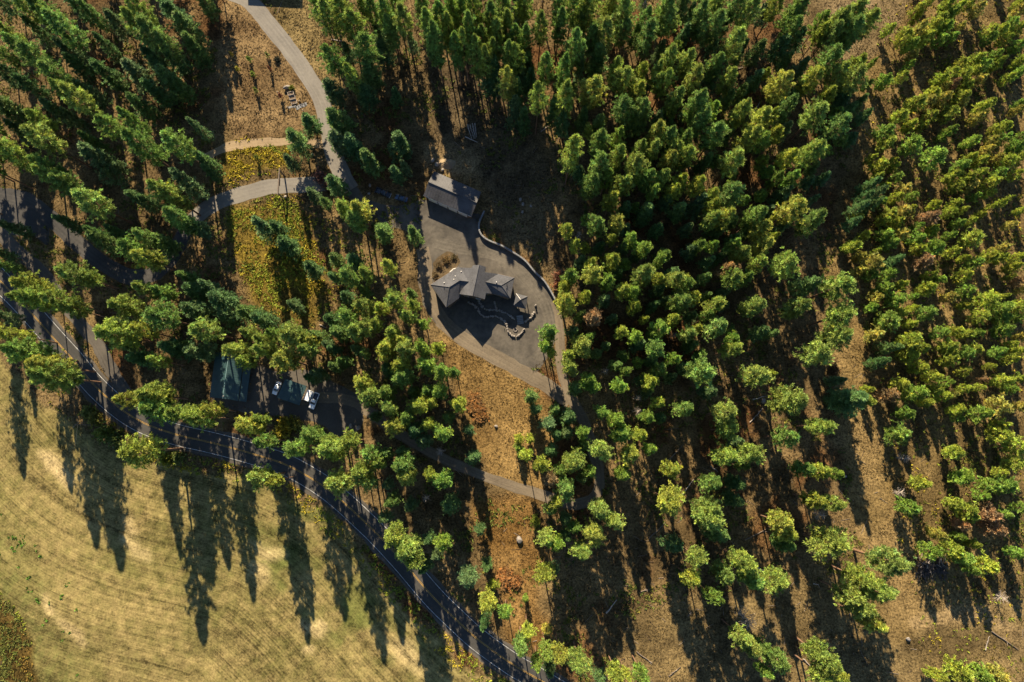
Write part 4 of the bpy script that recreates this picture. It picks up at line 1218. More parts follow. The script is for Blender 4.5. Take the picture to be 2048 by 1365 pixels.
# ------------------------------------------------------------------ garden stone walls
def stone_mesh(seed, n=2):
    import bmesh
    bm = bmesh.new()
    bmesh.ops.create_icosphere(bm, subdivisions=n, radius=.5)
    r = random.Random(seed)
    ax = [Vector((r.gauss(0, 1), r.gauss(0, 1), r.gauss(0, 1))).normalized() for _ in range(7)]
    cut = [r.uniform(.3, .45) for _ in ax]
    for v in bm.verts:
        for a, c in zip(ax, cut):
            t = v.co.dot(a)
            if t > c:
                v.co -= a * (t - c) * .85
    me = bpy.data.meshes.new('stone')
    bm.to_mesh(me); bm.free()
    me.materials.append(M['stone'])
    return me
STONES = [stone_mesh(i, 1 if i < 5 else 2) for i in range(8)]
def stone_row(name, pts, label, size=.75, hgt=.8):
    root = empty(name, (0, 0, 0), 0, label, 'stone wall')
    line = spline([HZ(x, y, 0)[:2] for x, y in pts], .2)
    s = np.concatenate([[0], np.cumsum(np.linalg.norm(np.diff(line, axis=0), axis=1))])
    t = 0
    while t < s[-1]:
        k = size * random.uniform(.75, 1.35)
        c = [np.interp(t, s, line[:, j]) + random.gauss(0, .1) for j in (0, 1)]
        o = link_mesh('stone', random.choice(STONES[:5]), root, (c[0], c[1], hgt * .45), (random.uniform(0, 6), random.uniform(0, 6), random.uniform(0, 6)))
        o.scale = (k * 1.1, k, k * random.uniform(.9, 1.5))
        t += k * .72
stone_row('stone_garden_wall', [(630, 690), (700, 720), (760, 780), (800, 850), (870, 900), (960, 890), (1040, 895), (1100, 930), (1150, 975)], 'low dark stone wall winding out below the house front')
stone_row('stone_garden_wall', [(770, 640), (800, 720), (860, 780), (940, 800), (1010, 790), (1040, 800)], 'short curved stone wall round the planting bed under the gable')
stone_row('stone_garden_wall', [(1000, 680), (1030, 770), (1100, 820), (1180, 850), (1240, 900), (1290, 935)], 'stone wall running from the house court to the pavilion')
stone_row('stone_garden_wall', [(1150, 970), (1180, 1040), (1190, 1100), (1240, 1155), (1310, 1175), (1370, 1145), (1410, 1090), (1430, 1060)], 'horseshoe of pale stones round the fire pit terrace', .7, .9)
stone_row('stone_garden_wall', [(1450, 965), (1500, 925), (1540, 880), (1565, 830)], 'short bank of pale stones beside the pavilion', .85, 1.0)
steps = empty('stone_steps', (0, 0, 0), 0, 'flight of grey slab steps below the pavilion', 'steps')
p0, p1 = Vector(HZ(1360, 890, 0)), Vector(HZ(1375, 985, 0))
d = p1 - p0
for i in range(5):
    c = p0 + d * (i / 4)
    m_ = MB(); m_.box((c.x, c.y, .55 - .11 * i), (2.1, .48, 1.1 - .22 * i), math.atan2(d.y, d.x) + math.pi / 2); m_.build('slab', M['block'], steps)
# fire pit
fx, fy, _ = HZ(1300, 1080, 0)
fp = empty('fire_pit', (fx, fy, 0), 0, 'round dark fire pit on the stone-edged terrace', 'fire pit')
for i in range(9):
    t = i * 2 * math.pi / 9
    o = link_mesh('stone', STONES[i % 5], fp, (math.cos(t) * .6, math.sin(t) * .6, .18), (t, 2 * t, t)); o.scale = (.45, .4, .5)
m_ = MB(); m_.tube((0, 0, .01), (0, 0, .1), .5, .5, 12); m_.build('ash_bed', M['char'], fp)
# lone stone post by the track
px_, py_, _ = HZ(1590, 735, 0)
mk = empty('stone_pillar', (px_, py_, 0), 0, 'lone pale stone pillar on the gravel beside the pavilion', 'pillar')
for i in range(3):
    o = link_mesh('stone', STONES[i], mk, (0, 0, .3 + i * .5), (i, i * 2, i)); o.scale = (1.0 - .15 * i, .9 - .1 * i, .8)

# ------------------------------------------------------------------ boulders
BOULD = [(1039, 1079, 2.3, 'large pale boulder alone on the golden grass slope'), (1526, 803, 1.8, 'pale boulder among fallen poles on the thinned slope'), (702, 852, 1.5, 'rounded boulder at the edge of the parking yard'), (717, 856, 1.7, 'flat-topped boulder at the edge of the parking yard'), (625, 310, 1.2, 'small stone beside the lane under a fir'), (740, 372, 1.2, 'grey boulder beside the black pickup'), (738, 388, 1.0, 'small grey rock beside the black pickup'), (866, 322, 1.6, 'rock at the foot of the dirt mound'), (874, 330, 1.8, 'pale rock against the barn corner'), (885, 341, 1.2, 'small pale rock between the dirt mound and the barn'), (1041, 400, 1.2, 'small rock on the shaded bank, upper of a loose line'), (1046, 410, 1.4, 'round rock on the shaded bank'), (1062, 413, 1.0, 'lone small rock on the shaded bank'), (1045, 425, 1.1, 'lowest rock on the shaded bank'), (992, 853, 1.2, 'dark rock in the middle of the golden slope'), (1690, 953, 1.0, 'small rock below the leaning pine on the thinned slope'), (1815, 1278, 1.6, 'pale stump-like rock on the open lower ground'), (571, 395, 1.3, 'white stone at the foot of the gate post')]
for i, (x, y, k, lab) in enumerate(BOULD):
    X, Y, _ = U(x, y)
    o = link_mesh('boulder', STONES[5 + i % 3], None, (X, Y, k * .25), (random.uniform(-.3, .3), random.uniform(-.3, .3), random.uniform(0, 6)))
    o.scale = (k * 1.1, k * .9, k * .8)
    tag(o, lab, 'boulder')

# ------------------------------------------------------------------ entry gate of logs
gp = [U(569, 352), U(566, 397)]
gate = empty('entry_gate', (0, 0, 0), 0, 'rustic log entry gate with beam spanning the driveway', 'gate')
for (x, y, _) in gp:
    m_ = MB(); m_.tube((x, y, -.2), (x, y, 5.0), .28, .22, 8); m_.build('post', M['log'], gate)
m_ = MB()
a, b = Vector(gp[0]), Vector(gp[1]); d = (b - a).normalized()
m_.tube(a - d * .6 + Vector((0, 0, 5.15)), b + d * .6 + Vector((0, 0, 5.15)), .3, .26, 8); m_.build('crossbeam', M['log'], gate)
c = (a + b) / 2
m_ = MB(); m_.box((c.x, c.y, 4.3), (.08, 2.2, .9), math.atan2(d.y, d.x) - math.pi / 2); m_.build('sign_board', M['wood'], gate)
for t in (-.8, .8):
    q = c + d * t
    m_ = MB(); m_.tube((q.x, q.y, 4.74), (q.x, q.y, 4.92), .02, .02, 4); m_.build('hanger', M['wire'], gate)

# ------------------------------------------------------------------ terraced planter, bench slab and arbour by the lane
def GZ(zx, zy, z=0):
    return U(550 + zx / 15.17, 160 + zy / 15.17, z)
pl = empty('terraced_planter', (0, 0, 0), 0, 'stepped timber planter boxes in a row beside the upper lane', 'planter')
for i, (zx, zy) in enumerate(((500, 450), (540, 570), (585, 690))):
    x, y, _ = GZ(zx, zy)
    hh = 1.0 - .3 * i
    ang = .25
    ca, sa = math.cos(ang), math.sin(ang)
    bx = empty('planter_box', (x, y, 0), ang)
    bx.parent = pl
    for (ox, oy, w, dd) in ((0, .58, 2.1, .12), (0, -.58, 2.1, .12), (.99, 0, .12, 1.04), (-.99, 0, .12, 1.04)):
        m_ = MB(); m_.box((ox, oy, hh / 2), (w, dd, hh)); m_.build('board', M['dead'], bx)
    m_ = MB(); m_.box((0, 0, hh * .4), (1.85, 1.04, hh * .8)); m_.build('soil', M['soil'], bx)
x, y, _ = GZ(360, 250)
o = link_mesh('boulder', STONES[5], None, (x, y, .5), (0, .2, .5)); o.scale = (2.8, 1.3, 1.6)
tag(o, 'long pale boulder at the head of the terraced planter', 'boulder')
x, y, _ = GZ(520, 270)
plant('b', x, y, 1.4, 1.1, (.17, .19, .03), 'yellow-green shrub beside the long boulder at the planter', None, 0)
patio = empty('flagstone_patio', (0, 0, 0), 0, 'small flagstone patio at the foot of the terraced planter', 'patio')
for (zx, zy, w, dd, a) in ((770, 800, 1.5, 1.3, .3), (680, 850, 1.2, 1.4, .35), (860, 770, 1.2, 1.4, .25), (480, 830, 1.6, .7, .3), (930, 740, .9, 1.2, .3), (600, 810, 1.0, 1.0, .3)):
    x, y, _ = GZ(zx, zy)
    m_ = MB(); m_.box((x, y, .03), (w, dd, .1), a); m_.build('flagstone', M['block'], patio)
arb = empty('garden_arbour', (0, 0, 0), 0, 'slim wooden garden arbour standing below the terraced planter', 'arbour')
pa_, pb_ = GZ(580, 800), GZ(640, 790)
for p in (pa_, pb_):
    m_ = MB(); m_.tube((p[0], p[1], -.1), (p[0], p[1], 2.4), .07, .07, 6); m_.build('post', M['wood'], arb)
m_ = MB(); m_.tube((pa_[0] - .2, pa_[1], 2.45), (pb_[0] + .2, pb_[1], 2.45), .08, .08, 6); m_.build('beam', M['wood'], arb)
for (zx, zy, hh, lab) in ((755, 670, .9, 'short pale stone post beside the flagstone patio'), (865, 955, 1.0, 'pale marker post below the flagstone patio'), (95, 410, 1.1, 'slim marker post left of the terraced planter'), (400, 870, 1.2, 'dark marker post at the patio end')):
    x, y, _ = GZ(zx, zy)
    mk = MB(); mk.tube((x, y, -.05), (x, y, hh), .17, .12, 7); mk.tube((x, y, hh), (x, y, hh + .08), .2, .16, 7)
    tag(mk.build('marker_post', M['stone']), lab, 'post')

# saplings on the clearing
for (x, y, tint, lab) in ((466, 113, (.42, .34, .05), 'bright yellow sapling, uppermost on the clearing beside the tree shadow'), (478, 144, (.36, .33, .05), 'pale yellow sapling below the bright yellow one'), (502, 123, (.16, .24, .04), 'green sapling in the middle of the clearing, upper one'), (509, 154, (.19, .26, .04), 'green sapling in the middle of the clearing, lower one'), (538, 115, (.15, .20, .05), 'thin green sapling between the clearing and the dark juniper'), (515, 187, (.18, .22, .05), 'small green sapling level with the terraced planter'), (543, 142, (.22, .10, .05), 'thin reddish sapling below the dark juniper'), (564, 198, (.24, .10, .06), 'tiny reddish sapling left of the terraced planter'), (517, 318, (.20, .22, .04), 'slim sapling in the yellow weeds above the driveway')):
    X, Y, _ = U(x, y)
    plant('s', X, Y, random.uniform(2.6, 3.4), random.uniform(.6, .85), tint, lab, None)
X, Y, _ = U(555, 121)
plant('b', X, Y, 1.0, 1.25, (.012, .018, .012), 'low dark juniper bush beside the upper lane', None, 1)  # near-black leaves stand in for a shadow with no visible caster

# shrubs
SH = [(878, 532, 1.0, 1.5, (.13, .09, .04), 'brown scrub mound on the island west of the house, lower one'), (893, 520, 1.1, 1.6, (.17, .11, .04), 'rusty scrub mound on the island west of the house'), (908, 515, .9, 1.2, (.11, .085, .04), 'dull brown scrub mound nearest the house corner'), (870, 550, .8, 1.2, (.15, .11, .05), 'small straw-coloured scrub at the island tip beside the track'), (640, 352, 2.9, 2.6, (.34, .17, .13), 'pinkish leafy shrub at the lane fork'), (655, 372, 2.6, 2.0, (.30, .16, .12), 'smaller pinkish shrub below the lane fork'), (1117, 553, 5.0, 2.0, (.42, .20, .12), 'tall salmon-leaved shrub at the end of the retaining wall'), (1114, 570, 4.0, 1.7, (.40, .18, .10), 'second salmon-leaved shrub by the retaining wall end'), (570, 850, 6.0, 3.2, (.36, .29, .04), 'bright golden autumn shrub behind the roadside pines'), (560, 868, 5.0, 2.8, (.28, .26, .04), 'yellow-green autumn shrub beside the golden one'), (590, 846, 4.5, 2.4, (.20, .20, .04), 'olive shrub beside the golden autumn shrub'), (175, 825, 2.6, 2.4, (.15, .17, .04), 'low green shrub on the road bank, upper of two'), (188, 838, 3.0, 2.6, (.17, .17, .035), 'low green shrub on the road bank, lower of two'), (212, 865, 5.5, 3.0, (.15, .19, .04), 'rounded green roadside shrub below the utility pole'), (233, 878, 4.0, 2.6, (.11, .15, .04), 'dark green roadside shrub next to the rounded one'), (358, 915, 4.0, 2.2, (.12, .15, .04), 'dull green roadside shrub beside the yellow-green one'), (335, 920, 5.0, 2.4, (.20, .21, .03), 'yellow-green roadside shrub beside the round pine'), (950, 818, 1.2, 3.2, (.22, .11, .035), 'rusty low thicket on the golden slope'), (962, 832, 1.1, 2.6, (.20, .10, .03), 'rusty low thicket, smaller patch on the golden slope'), (948, 796, 1.0, 2.4, (.22, .12, .04), 'upper rusty thicket on the golden slope'), (1010, 1155, 1.2, 3.2, (.24, .11, .035), 'reddish thicket near the lower road bend'), (1030, 1165, 1.1, 2.6, (.25, .12, .04), 'small reddish thicket near the lower road bend'), (1667, 742, 2.5, 2.2, (.16, .10, .04), 'rusty shrub at the foot of the tallest pine on the strip')]
for (x, y, hh, rr, tint, lab) in SH:
    X, Y, _ = U(x, y, hh * .5)
    plant('b', X, Y, hh, rr, tint, lab, None)

# ------------------------------------------------------------------ dead snags
def snag_mesh(seed, Hh, R, n=46):
    r = random.Random(seed)
    mb = MB()
    mb.tube((0, 0, -.2), (0, 0, Hh * .6), .2, .12, 7, False)
    mb.tube((0, 0, Hh * .6), (r.gauss(0, .2), r.gauss(0, .2), Hh), .12, .02, 6, False)
    bm2 = MB()
    for i in range(n):
        t = r.uniform(.3, .98)
        ph = i * 2.4 + r.gauss(0, .3)
        L = R * (1.1 - t * .7) * r.uniform(.6, 1.1)
        b = Vector((0, 0, Hh * t))
        e_ = b + Vector((math.cos(ph) * L, math.sin(ph) * L, L * r.uniform(.1, .5)))
        bm2.tube(b, e_, .055, .02, 3, False)
        for k in range(4):
            m0 = b.lerp(e_, r.uniform(.35, .95))
            q = m0 + Vector((math.cos(ph + r.gauss(0, .7)), math.sin(ph + r.gauss(0, .7)), r.uniform(0, .5))) * L * .3
            bm2.tube(m0, q, .03, .012, 3, False)
    return mb, bm2
for i, (x, y, hh, rr, lab) in enumerate([(1495, 1240, 13, 4.6, 'broad bleached dead tree on the lower slope'), (1275, 822, 9, 2.0, 'small grey snag, lower of a pair in the lower forest'), (1277, 796, 9, 1.7, 'small grey snag, upper of a pair in the lower forest'), (1346, 671, 9, 1.8, 'grey snag among green pines by the thinned slope'), (880, 902, 11, 2.0, 'pale leafless snag in the shade above the gravel drive'), (852, 997, 9, 1.9, 'pinkish bare snag in deep shade near the road'), (1808, 917, 7, 2.4, 'grey half-dead tree at the grassy strip edge'), (1211, 742, 9, 1.8, 'grey snag beside the bend of the gravel drive'), (1800, 985, 5, 2.6, 'bare grey brush tree on the grassy strip'), (1102, 900, 8, 1.5, 'thin bare snag among pines beside the gravel drive'), (1639, 1030, 5, 2.8, 'tangled grey dead tree in the plantation edge shade'), (1158, 470, 7, 1.6, 'dark bare tree at the edge of the bank'), (822, 455, 6, 2.2, 'bare brushy tree beside the yard entrance'), (1290, 5, 14, 3, 'bare pale tree in the uphill forest'), (2005, 1195, 5, 2.6, 'sparse half-dead tree in the lower plantation')]):
    X, Y, _ = U(x, y, hh * .65)
    sn = empty('dead_tree', (X, Y, 0), random.uniform(0, 6), lab, 'dead tree')
    mb, b2 = snag_mesh(i, hh, rr, 60 if rr > 4 else 34)
    mb.build('trunk', M['dead'], sn); b2.build('branches', M['dead'], sn)

# ------------------------------------------------------------------ fallen logs
LOGS = [((1337, 921), (1366, 890), 'thin grey log pointing at the isolated round pine'), ((1362, 992), (1387, 958), 'bent pale log below the isolated round pine'), ((1420, 932), (1436, 944), 'short pale log above the deep-green fir'), ((1213, 1226), (1233, 1200), 'straight pale log in the shaded lower clearing'), ((1282, 1183), (1302, 1176), 'short log on the scattered slash, lower slope'), ((1299, 1077), (1330, 1045), 'slim log in dark shade of the lower clearing'), ((1272, 1303), (1304, 1327), 'dark log on the sunny lower slope'), ((1338, 1353), (1361, 1333), 'slender log by the lower picture slope in gold grass'), ((1490, 1080), (1536, 1057), 'long dark log across the sunny slope'), ((1514, 1134), (1536, 1147), 'pale log below the leaning pines'), ((1602, 1288), (1628, 1300), 'pale leaning pole on rusty ground'), ((1606, 1317), (1622, 1335), 'short pale pole on rusty ground'), ((1626, 1168), (1637, 1169), 'short white log in tree shade'), ((1984, 1264), (2036, 1299), 'long dark pipe-like log beside the dirt track'), ((1970, 1300), (1978, 1272), 'thin pale branch by the dirt track'), ((935, 250), (944, 280), 'cut log, first of the stack in the uphill clearing'), ((940, 250), (949, 279), 'cut log, second of the stack in the uphill clearing'), ((945, 248), (951, 278), 'cut log, third of the stack in the uphill clearing'), ((950, 248), (953, 276), 'cut log, fourth of the stack in the uphill clearing'), ((930, 274), (955, 286), 'long cut log lying across the stack foot'), ((663, 80), (683, 83), 'pale log beside the roadside pine trunk'), ((766, 452), (777, 436), 'grey log in the shade beside the parked cars'), ((1031, 153), (1060, 188), 'bleached fallen tree at the forest edge'), ((1082, 264), (1095, 254), 'pale short log in the uphill forest shade'), ((1469, 139), (1486, 136), 'pale log in the uphill forest gap'), ((1507, 225), (1520, 205), 'pale broken log in the uphill forest'), ((1438, 628), (1452, 605), 'thin grey log in the shady forest gap'), ((640, 650), (652, 656), 'thin white log on the weedy slope'), ((1505, 800), (1530, 792), 'thin log above the pale boulder'), ((1500, 845), (1525, 818), 'dark log in the shade below the pale boulder'), ((1700, 1230), (1690, 1205), 'grey pole under the leaning pine pair'), ((1375, 1232), (1382, 1225), 'stub of dark log between tree shadows')]
for (a, b, lab) in LOGS:
    a, b = Vector(U(*a)), Vector(U(*b))
    L = (b - a).length
    r0 = random.uniform(.16, .26)
    mb = MB()
    k = 5
    off = [Vector((random.gauss(0, .08), random.gauss(0, .08), 0)) for _ in range(k + 1)]
    for i in range(k):
        mb.tube(a.lerp(b, i / k) + off[i] + Vector((0, 0, .2)), a.lerp(b, (i + 1) / k) + off[i + 1] + Vector((0, 0, .2)), r0 * (1 - .6 * i / k), r0 * (1 - .6 * (i + 1) / k), 6)
    lg = empty('fallen_log', (0, 0, 0), 0, lab, 'log')
    mb.build('stem', M['dead'] if ('pale' in lab or 'white' in lab or 'bleached' in lab or 'cut' in lab) else M['log'], lg)
    for i in range(3):
        p = a.lerp(b, random.uniform(.3, .9)) + Vector((0, 0, .25))
        m_ = MB(); m_.tube(p, p + Vector((random.gauss(0, .6), random.gauss(0, .6), .4)), .05, .02, 4); m_.build('branch_stub', M['dead'], lg)

# ------------------------------------------------------------------ burn pile
bx_, by_, _ = U(1862, 1135)
bp_ = empty('burn_pile', (bx_, by_, 0), 0, 'heap of charred and bleached slash beside the young pines', 'brush pile')
r = random.Random(5)
for i in range(150):
    m_ = MB()
    ang = math.pi / 2 + r.gauss(0, .5) if i < 90 else r.uniform(0, 6.28)
    L = r.uniform(1.5, 4.2)
    rr = abs(r.gauss(0, .5))
    cx, cy = r.uniform(-4.6, 4.6), r.gauss(0, 1.5)
    z = max(.15, 1.5 * (1 - (cx / 5.2) ** 2) * (1 - (cy / 4) ** 2)) * r.uniform(.5, 1)
    d = Vector((math.cos(ang), math.sin(ang), r.gauss(0, .2)))
    p = Vector((cx, cy, z + .15))
    q0, q1 = p - d * L / 2, p + d * L / 2
    q0.z, q1.z = max(.08, q0.z), max(.08, q1.z)
    m_.tube(q0, q1, r.uniform(.07, .16), r.uniform(.03, .08), 5)
    m_.build('stick', M['char'] if (cy < .5 or r.random() < .4) else M['dead'], bp_)

# dirt mound north of the barn
def mound(name, pix, rx, ry, h, seed, mat, kind):
    X, Y, _ = U(*pix)
    n, m = 40, 14
    v = [(X, Y, h)]
    f = []
    for j in range(1, m + 1):
        t = j / m
        for i in range(n):
            a = 2 * math.pi * i / n
            w = 1 + .25 * (float(fbm(np.array([math.cos(a) * 2 + seed]), np.array([math.sin(a) * 2]), seed)[0]) - .5) * 2
            zz = h * (math.cos(t * math.pi) * .5 + .5) * (1 + .5 * (float(fbm(np.array([i * .3]), np.array([j * .5 + seed]), seed)[0]) - .5)) - .02
            v.append((X + math.cos(a) * rx * t * w, Y + math.sin(a) * ry * t * w, zz if j < m else -.03))
    for i in range(n):
        f.append((0, 1 + i, 1 + (i + 1) % n))
    for j in range(m - 1):
        for i in range(n):
            a, b = 1 + j * n + i, 1 + j * n + (i + 1) % n
            f.append((a, a + n, b + n, b))
    mb = MB(); mb.v, mb.f = v, f
    o = mb.build(name, mat, None, True)
    o['kind'] = kind
    return o
mound('dirt_mound', (892, 328), 3.6, 2.2, .9, 9, M['dirt_track'], 'structure')

# ------------------------------------------------------------------ utility pole
ux, uy, _ = U(192, 850)
up = empty('utility_pole', (ux, uy, 0), 0, 'wooden utility pole with crossarm on the road bank above the field', 'pole')
m_ = MB(); m_.tube((0, 0, -.3), (0, 0, 11), .17, .11, 8); m_.build('pole', M['log'], up)
m_ = MB(); m_.box((0, 0, 10.3), (2.4, .12, .14), .8); m_.build('crossarm', M['log'], up)
for t in (-1.1, 0, 1.1):
    m_ = MB(); m_.tube((math.cos(.8) * t, math.sin(.8) * t, 10.38), (math.cos(.8) * t, math.sin(.8) * t, 10.6), .06, .04, 6); m_.build('insulator', M['trim'], up)
g2 = Vector(U(150, 893)) - Vector((ux, uy, 0))
m_ = MB(); m_.tube((0, 0, 9.5), g2, .035, .035, 4); m_.build('guy_wire', M['chrome'], up)

# ------------------------------------------------------------------ vehicles
def ring_profile(x, w, zb, zt, r=.12):
    """rounded cross-section at x, clockwise"""
    h = zt - zb
    r = min(r, h * .45, w * .45)
    return [(x, -w / 2, zb), (x, -w / 2, zt - r), (x, -w / 2 + r * .35, zt - r * .3), (x, -w / 2 + r, zt), (x, w / 2 - r, zt), (x, w / 2 - r * .35, zt - r * .3), (x, w / 2, zt - r), (x, w / 2, zb)]
def wheels(root, xs_, w, rad=.36):
    for x in xs_:
        for sgn in (-1, 1):
            m_ = MB(); m_.tube((x, sgn * (w / 2 - .2), rad), (x, sgn * (w / 2 + .02), rad), rad, rad, 14)
            t = m_.build('wheel', M['rubber'], root)
            m_ = MB(); m_.tube((x, sgn * (w / 2 + .01), rad), (x, sgn * (w / 2 + .05), rad), rad * .6, rad * .5, 10); m_.build('rim', M['chrome'], t)
def lamps(root, xf, xr, w, z):
    for sgn in (-1, 1):
        m_ = MB(); m_.box((xf, sgn * w * .36, z), (.08, .36, .16)); m_.build('headlight', M['lamp'], root)
        m_ = MB(); m_.box((xr, sgn * w * .38, z + .1), (.08, .22, .26)); m_.build('tail_light', M['redlamp'], root)
def pickup(loc, rz, paint, label, L=5.3):
    root = empty('pickup_truck', loc, rz, label, 'pickup')
    w = 1.9
    m_ = MB()
    m_.loft([ring_profile(2.62, 1.7, .5, .9), ring_profile(2.5, w - .06, .42, 1.02), ring_profile(1.2, w, .4, 1.12), ring_profile(.95, w, .4, 1.14), ring_profile(-.75, w, .4, 1.14)])
    m_.build('body', paint, root, True)
    m_ = MB()
    m_.loft([ring_profile(1.25, 1.66, 1.1, 1.13), ring_profile(.55, 1.5, 1.12, 1.8, .2), ring_profile(-.45, 1.5, 1.12, 1.82, .2), ring_profile(-.78, 1.6, 1.12, 1.3)])
    m_.build('glasshouse', M['glass'], root, True)
    m_ = MB()
    m_.loft([ring_profile(.5, 1.46, 1.74, 1.84, .05), ring_profile(.3, 1.48, 1.76, 1.88, .05), ring_profile(-.3, 1.48, 1.76, 1.88, .05), ring_profile(-.5, 1.46, 1.74, 1.84, .05)])
    m_.build('roof', paint, root, True)
    m_ = MB()
    m_.box((-1.7, 0, .62), (1.86, 1.7, .12))
    m_.build('bed_floor', M['black_car'], root)
    for sgn in (-1, 1):
        m_ = MB(); m_.box((-1.7, sgn * (w / 2 - .07), .86), (1.86, .14, .76)); m_.build('bed_side', paint, root)
    m_ = MB(); m_.box((-2.6, 0, .82), (.1, 1.72, .7)); m_.build('tailgate', paint, root)
    m_ = MB(); m_.box((-2.74, 0, .5), (.16, 1.8, .2)); m_.box((2.68, 0, .5), (.16, 1.7, .22)); m_.build('bumper', M['chrome'], root)
    wheels(root, (1.75, -1.65), w, .38)
    lamps(root, 2.6, -2.64, w, .75)
    for sgn in (-1, 1):
        m_ = MB(); m_.box((.85, sgn * 1.03, 1.2), (.14, .2, .18)); m_.build('mirror', paint, root)
    return root
def sedan(loc, rz, paint, label, L=4.5):
    root = empty('parked_car', loc, rz, label, 'car')
    w = 1.76
    m_ = MB()
    m_.loft([ring_profile(2.22, 1.5, .4, .72), ring_profile(2.05, 1.68, .32, .84), ring_profile(1.0, w, .3, .96), ring_profile(-1.4, w, .3, .98), ring_profile(-2.05, 1.68, .32, .94), ring_profile(-2.2, 1.5, .4, .8)])
    m_.build('body', paint, root, True)
    m_ = MB()
    m_.loft([ring_profile(1.1, 1.5, .94, .98), ring_profile(.35, 1.34, .95, 1.4, .18), ring_profile(-.85, 1.32, .95, 1.4, .18), ring_profile(-1.55, 1.44, .95, 1.0)])
    m_.build('glasshouse', M['glass'], root, True)
    m_ = MB()
    m_.loft([ring_profile(.3, 1.28, 1.36, 1.42, .04), ring_profile(0, 1.3, 1.38, 1.46, .04), ring_profile(-.6, 1.3, 1.38, 1.46, .04), ring_profile(-.85, 1.26, 1.36, 1.42, .04)])
    m_.build('roof', paint, root, True)
    wheels(root, (1.35, -1.3), w, .32)
    lamps(root, 2.16, -2.14, w, .66)
    for sgn in (-1, 1):
        m_ = MB(); m_.box((.75, sgn * .95, 1.0), (.13, .18, .15)); m_.build('mirror', paint, root)
    return root
def heading(p, q):
    a, b = Vector(U(*p)), Vector(U(*q))
    return math.atan2(b.y - a.y, b.x - a.x)
def at_(zx, zy):
    return (400 + zx / 7.877, 690 + zy / 7.877)
sedan(U(*at_(1222, 685)), heading(at_(1255, 600), at_(1190, 750)), M['white_car'], 'white car parked along the near side of the carport toward the workshop')
pickup(U(*at_(1808, 885)), heading(at_(1850, 770), at_(1765, 990)), M['white_car'], 'white pickup truck with open bed parked beside the carport')
tr_ = empty('cargo_trailer', U(*at_(1725, 808)), heading(at_(1765, 720), at_(1690, 880)), 'white box trailer parked between the carport and the white pickup', 'trailer')
m_ = MB(); m_.loft([ring_profile(1.75, 1.7, .5, 1.7, .2), ring_profile(1.6, 1.95, .45, 1.95, .2), ring_profile(-1.8, 1.95, .45, 1.95, .2), ring_profile(-1.85, 1.85, .5, 1.9, .2)]); m_.build('box', M['white_car'], tr_)
for x in (-1.2, 0, 1.2):
    m_ = MB(); m_.box((x, 0, 1.965), (.06, 1.5, .04)); m_.build('roof_rib', M['chrome'], tr_)
wheels(tr_, (-.3,), 2.0, .34)
m_ = MB(); m_.tube((1.7, .5, .5), (2.7, 0, .5), .05, .05, 6); m_.tube((1.7, -.5, .5), (2.7, 0, .5), .05, .05, 6); m_.build('tongue', M['rubber'], tr_)
def vt(zx, zy):
    return (730 + zx / 18.62, 360 + zy / 18.62)
pickup(U(*vt(690, 510)), heading(vt(430, 400), vt(950, 620)), M['black_car'], 'black pickup truck parked in the shade at the yard entrance')
sedan(U(*vt(1370, 715)), heading(vt(1560, 770), vt(1180, 660)), M['silver_car'], 'dark blue car parked behind the black pickup')
# ------------------------------------------------------------------ low ground cover (uncountable)
def in_view_points(n, seed):
    r = np.random.default_rng(seed)
    return r.uniform(-215, 215, n), r.uniform(-135, 175, n), r
def gcolor(x, y):
    i = np.clip(np.searchsorted(xs, x), 0, nx - 1)
    j = np.clip(np.searchsorted(ys, y), 0, ny - 1)
    return gcol.reshape(ny, nx, 3)[j, i], fm.reshape(ny, nx)[j, i], (m_sw.reshape(ny, nx))[j, i]
paved_lines = [(world_line(ROAD, 6), 4.8), (world_line(LANE_TOP, 6), 3.2), (world_line(LANE_W, 6), 3.0), (world_line(LANE_OLD, 6), 2.2), (world_line(DRIVE_E, 6), 2.1), (world_line(DRIVE_S, 6), 2.4), (world_line(TRACK_N, 6), 1.2)]
YARDS = [[(843, 398), (838, 480), (835, 530), (838, 575), (852, 620), (880, 655), (965, 700), (1060, 745), (1105, 690), (1122, 640), (1112, 602), (1060, 536), (972, 480), (956, 450), (930, 425)], [(425, 800), (500, 735), (610, 740), (720, 800), (725, 850), (665, 880), (600, 840)], [(-60, 370), (80, 400), (95, 490), (-60, 450)], [(855, 345), (965, 380), (945, 440), (848, 395)]]
def free(x, y):
    ok = np.ones(len(x), bool)
    for ln_, w in paved_lines:
        d, _, _ = seg_dist(x, y, [tuple(p) for p in ln_])
        ok &= d > w
    a, b, _ = P(x, y)
    for q in YARDS:
        ok &= poly_sd(a, b, q) < 0
    return ok, a, b
def tufts(name, x, y, col, r, nbl, hgt, wid, kind='stuff', lean=.6):
    n = len(x)
    k = nbl
    c = np.repeat(np.stack([x, y, np.zeros(n)], 1), k, 0)
    c[:, :2] += r.normal(0, wid * .35, (n * k, 2))
    d = np.stack([r.normal(0, lean, n * k), r.normal(0, lean, n * k), np.ones(n * k)], 1)
    h = np.repeat(hgt * r.uniform(.6, 1.4, n), k) * r.uniform(.7, 1.2, n * k)
    w = np.repeat(wid * r.uniform(.7, 1.3, n), k) * .45
    ph = r.uniform(0, 6.283, n * k)
    p = np.stack([np.cos(ph), np.sin(ph), np.zeros(n * k)], 1)
    v = np.stack([c + p * w[:, None], c - p * w[:, None], c + d * h[:, None]], 1).reshape(-1, 3)
    cc = np.repeat(np.repeat(col, k, 0) * r.uniform(.75, 1.25, (n * k, 1)), 3, 0)
    me = tri_mesh(name, v, np.arange(n * k * 3).reshape(-1, 3), M['grass'], cc)
    o = link_mesh(name, me)
    o['kind'] = kind
    return o
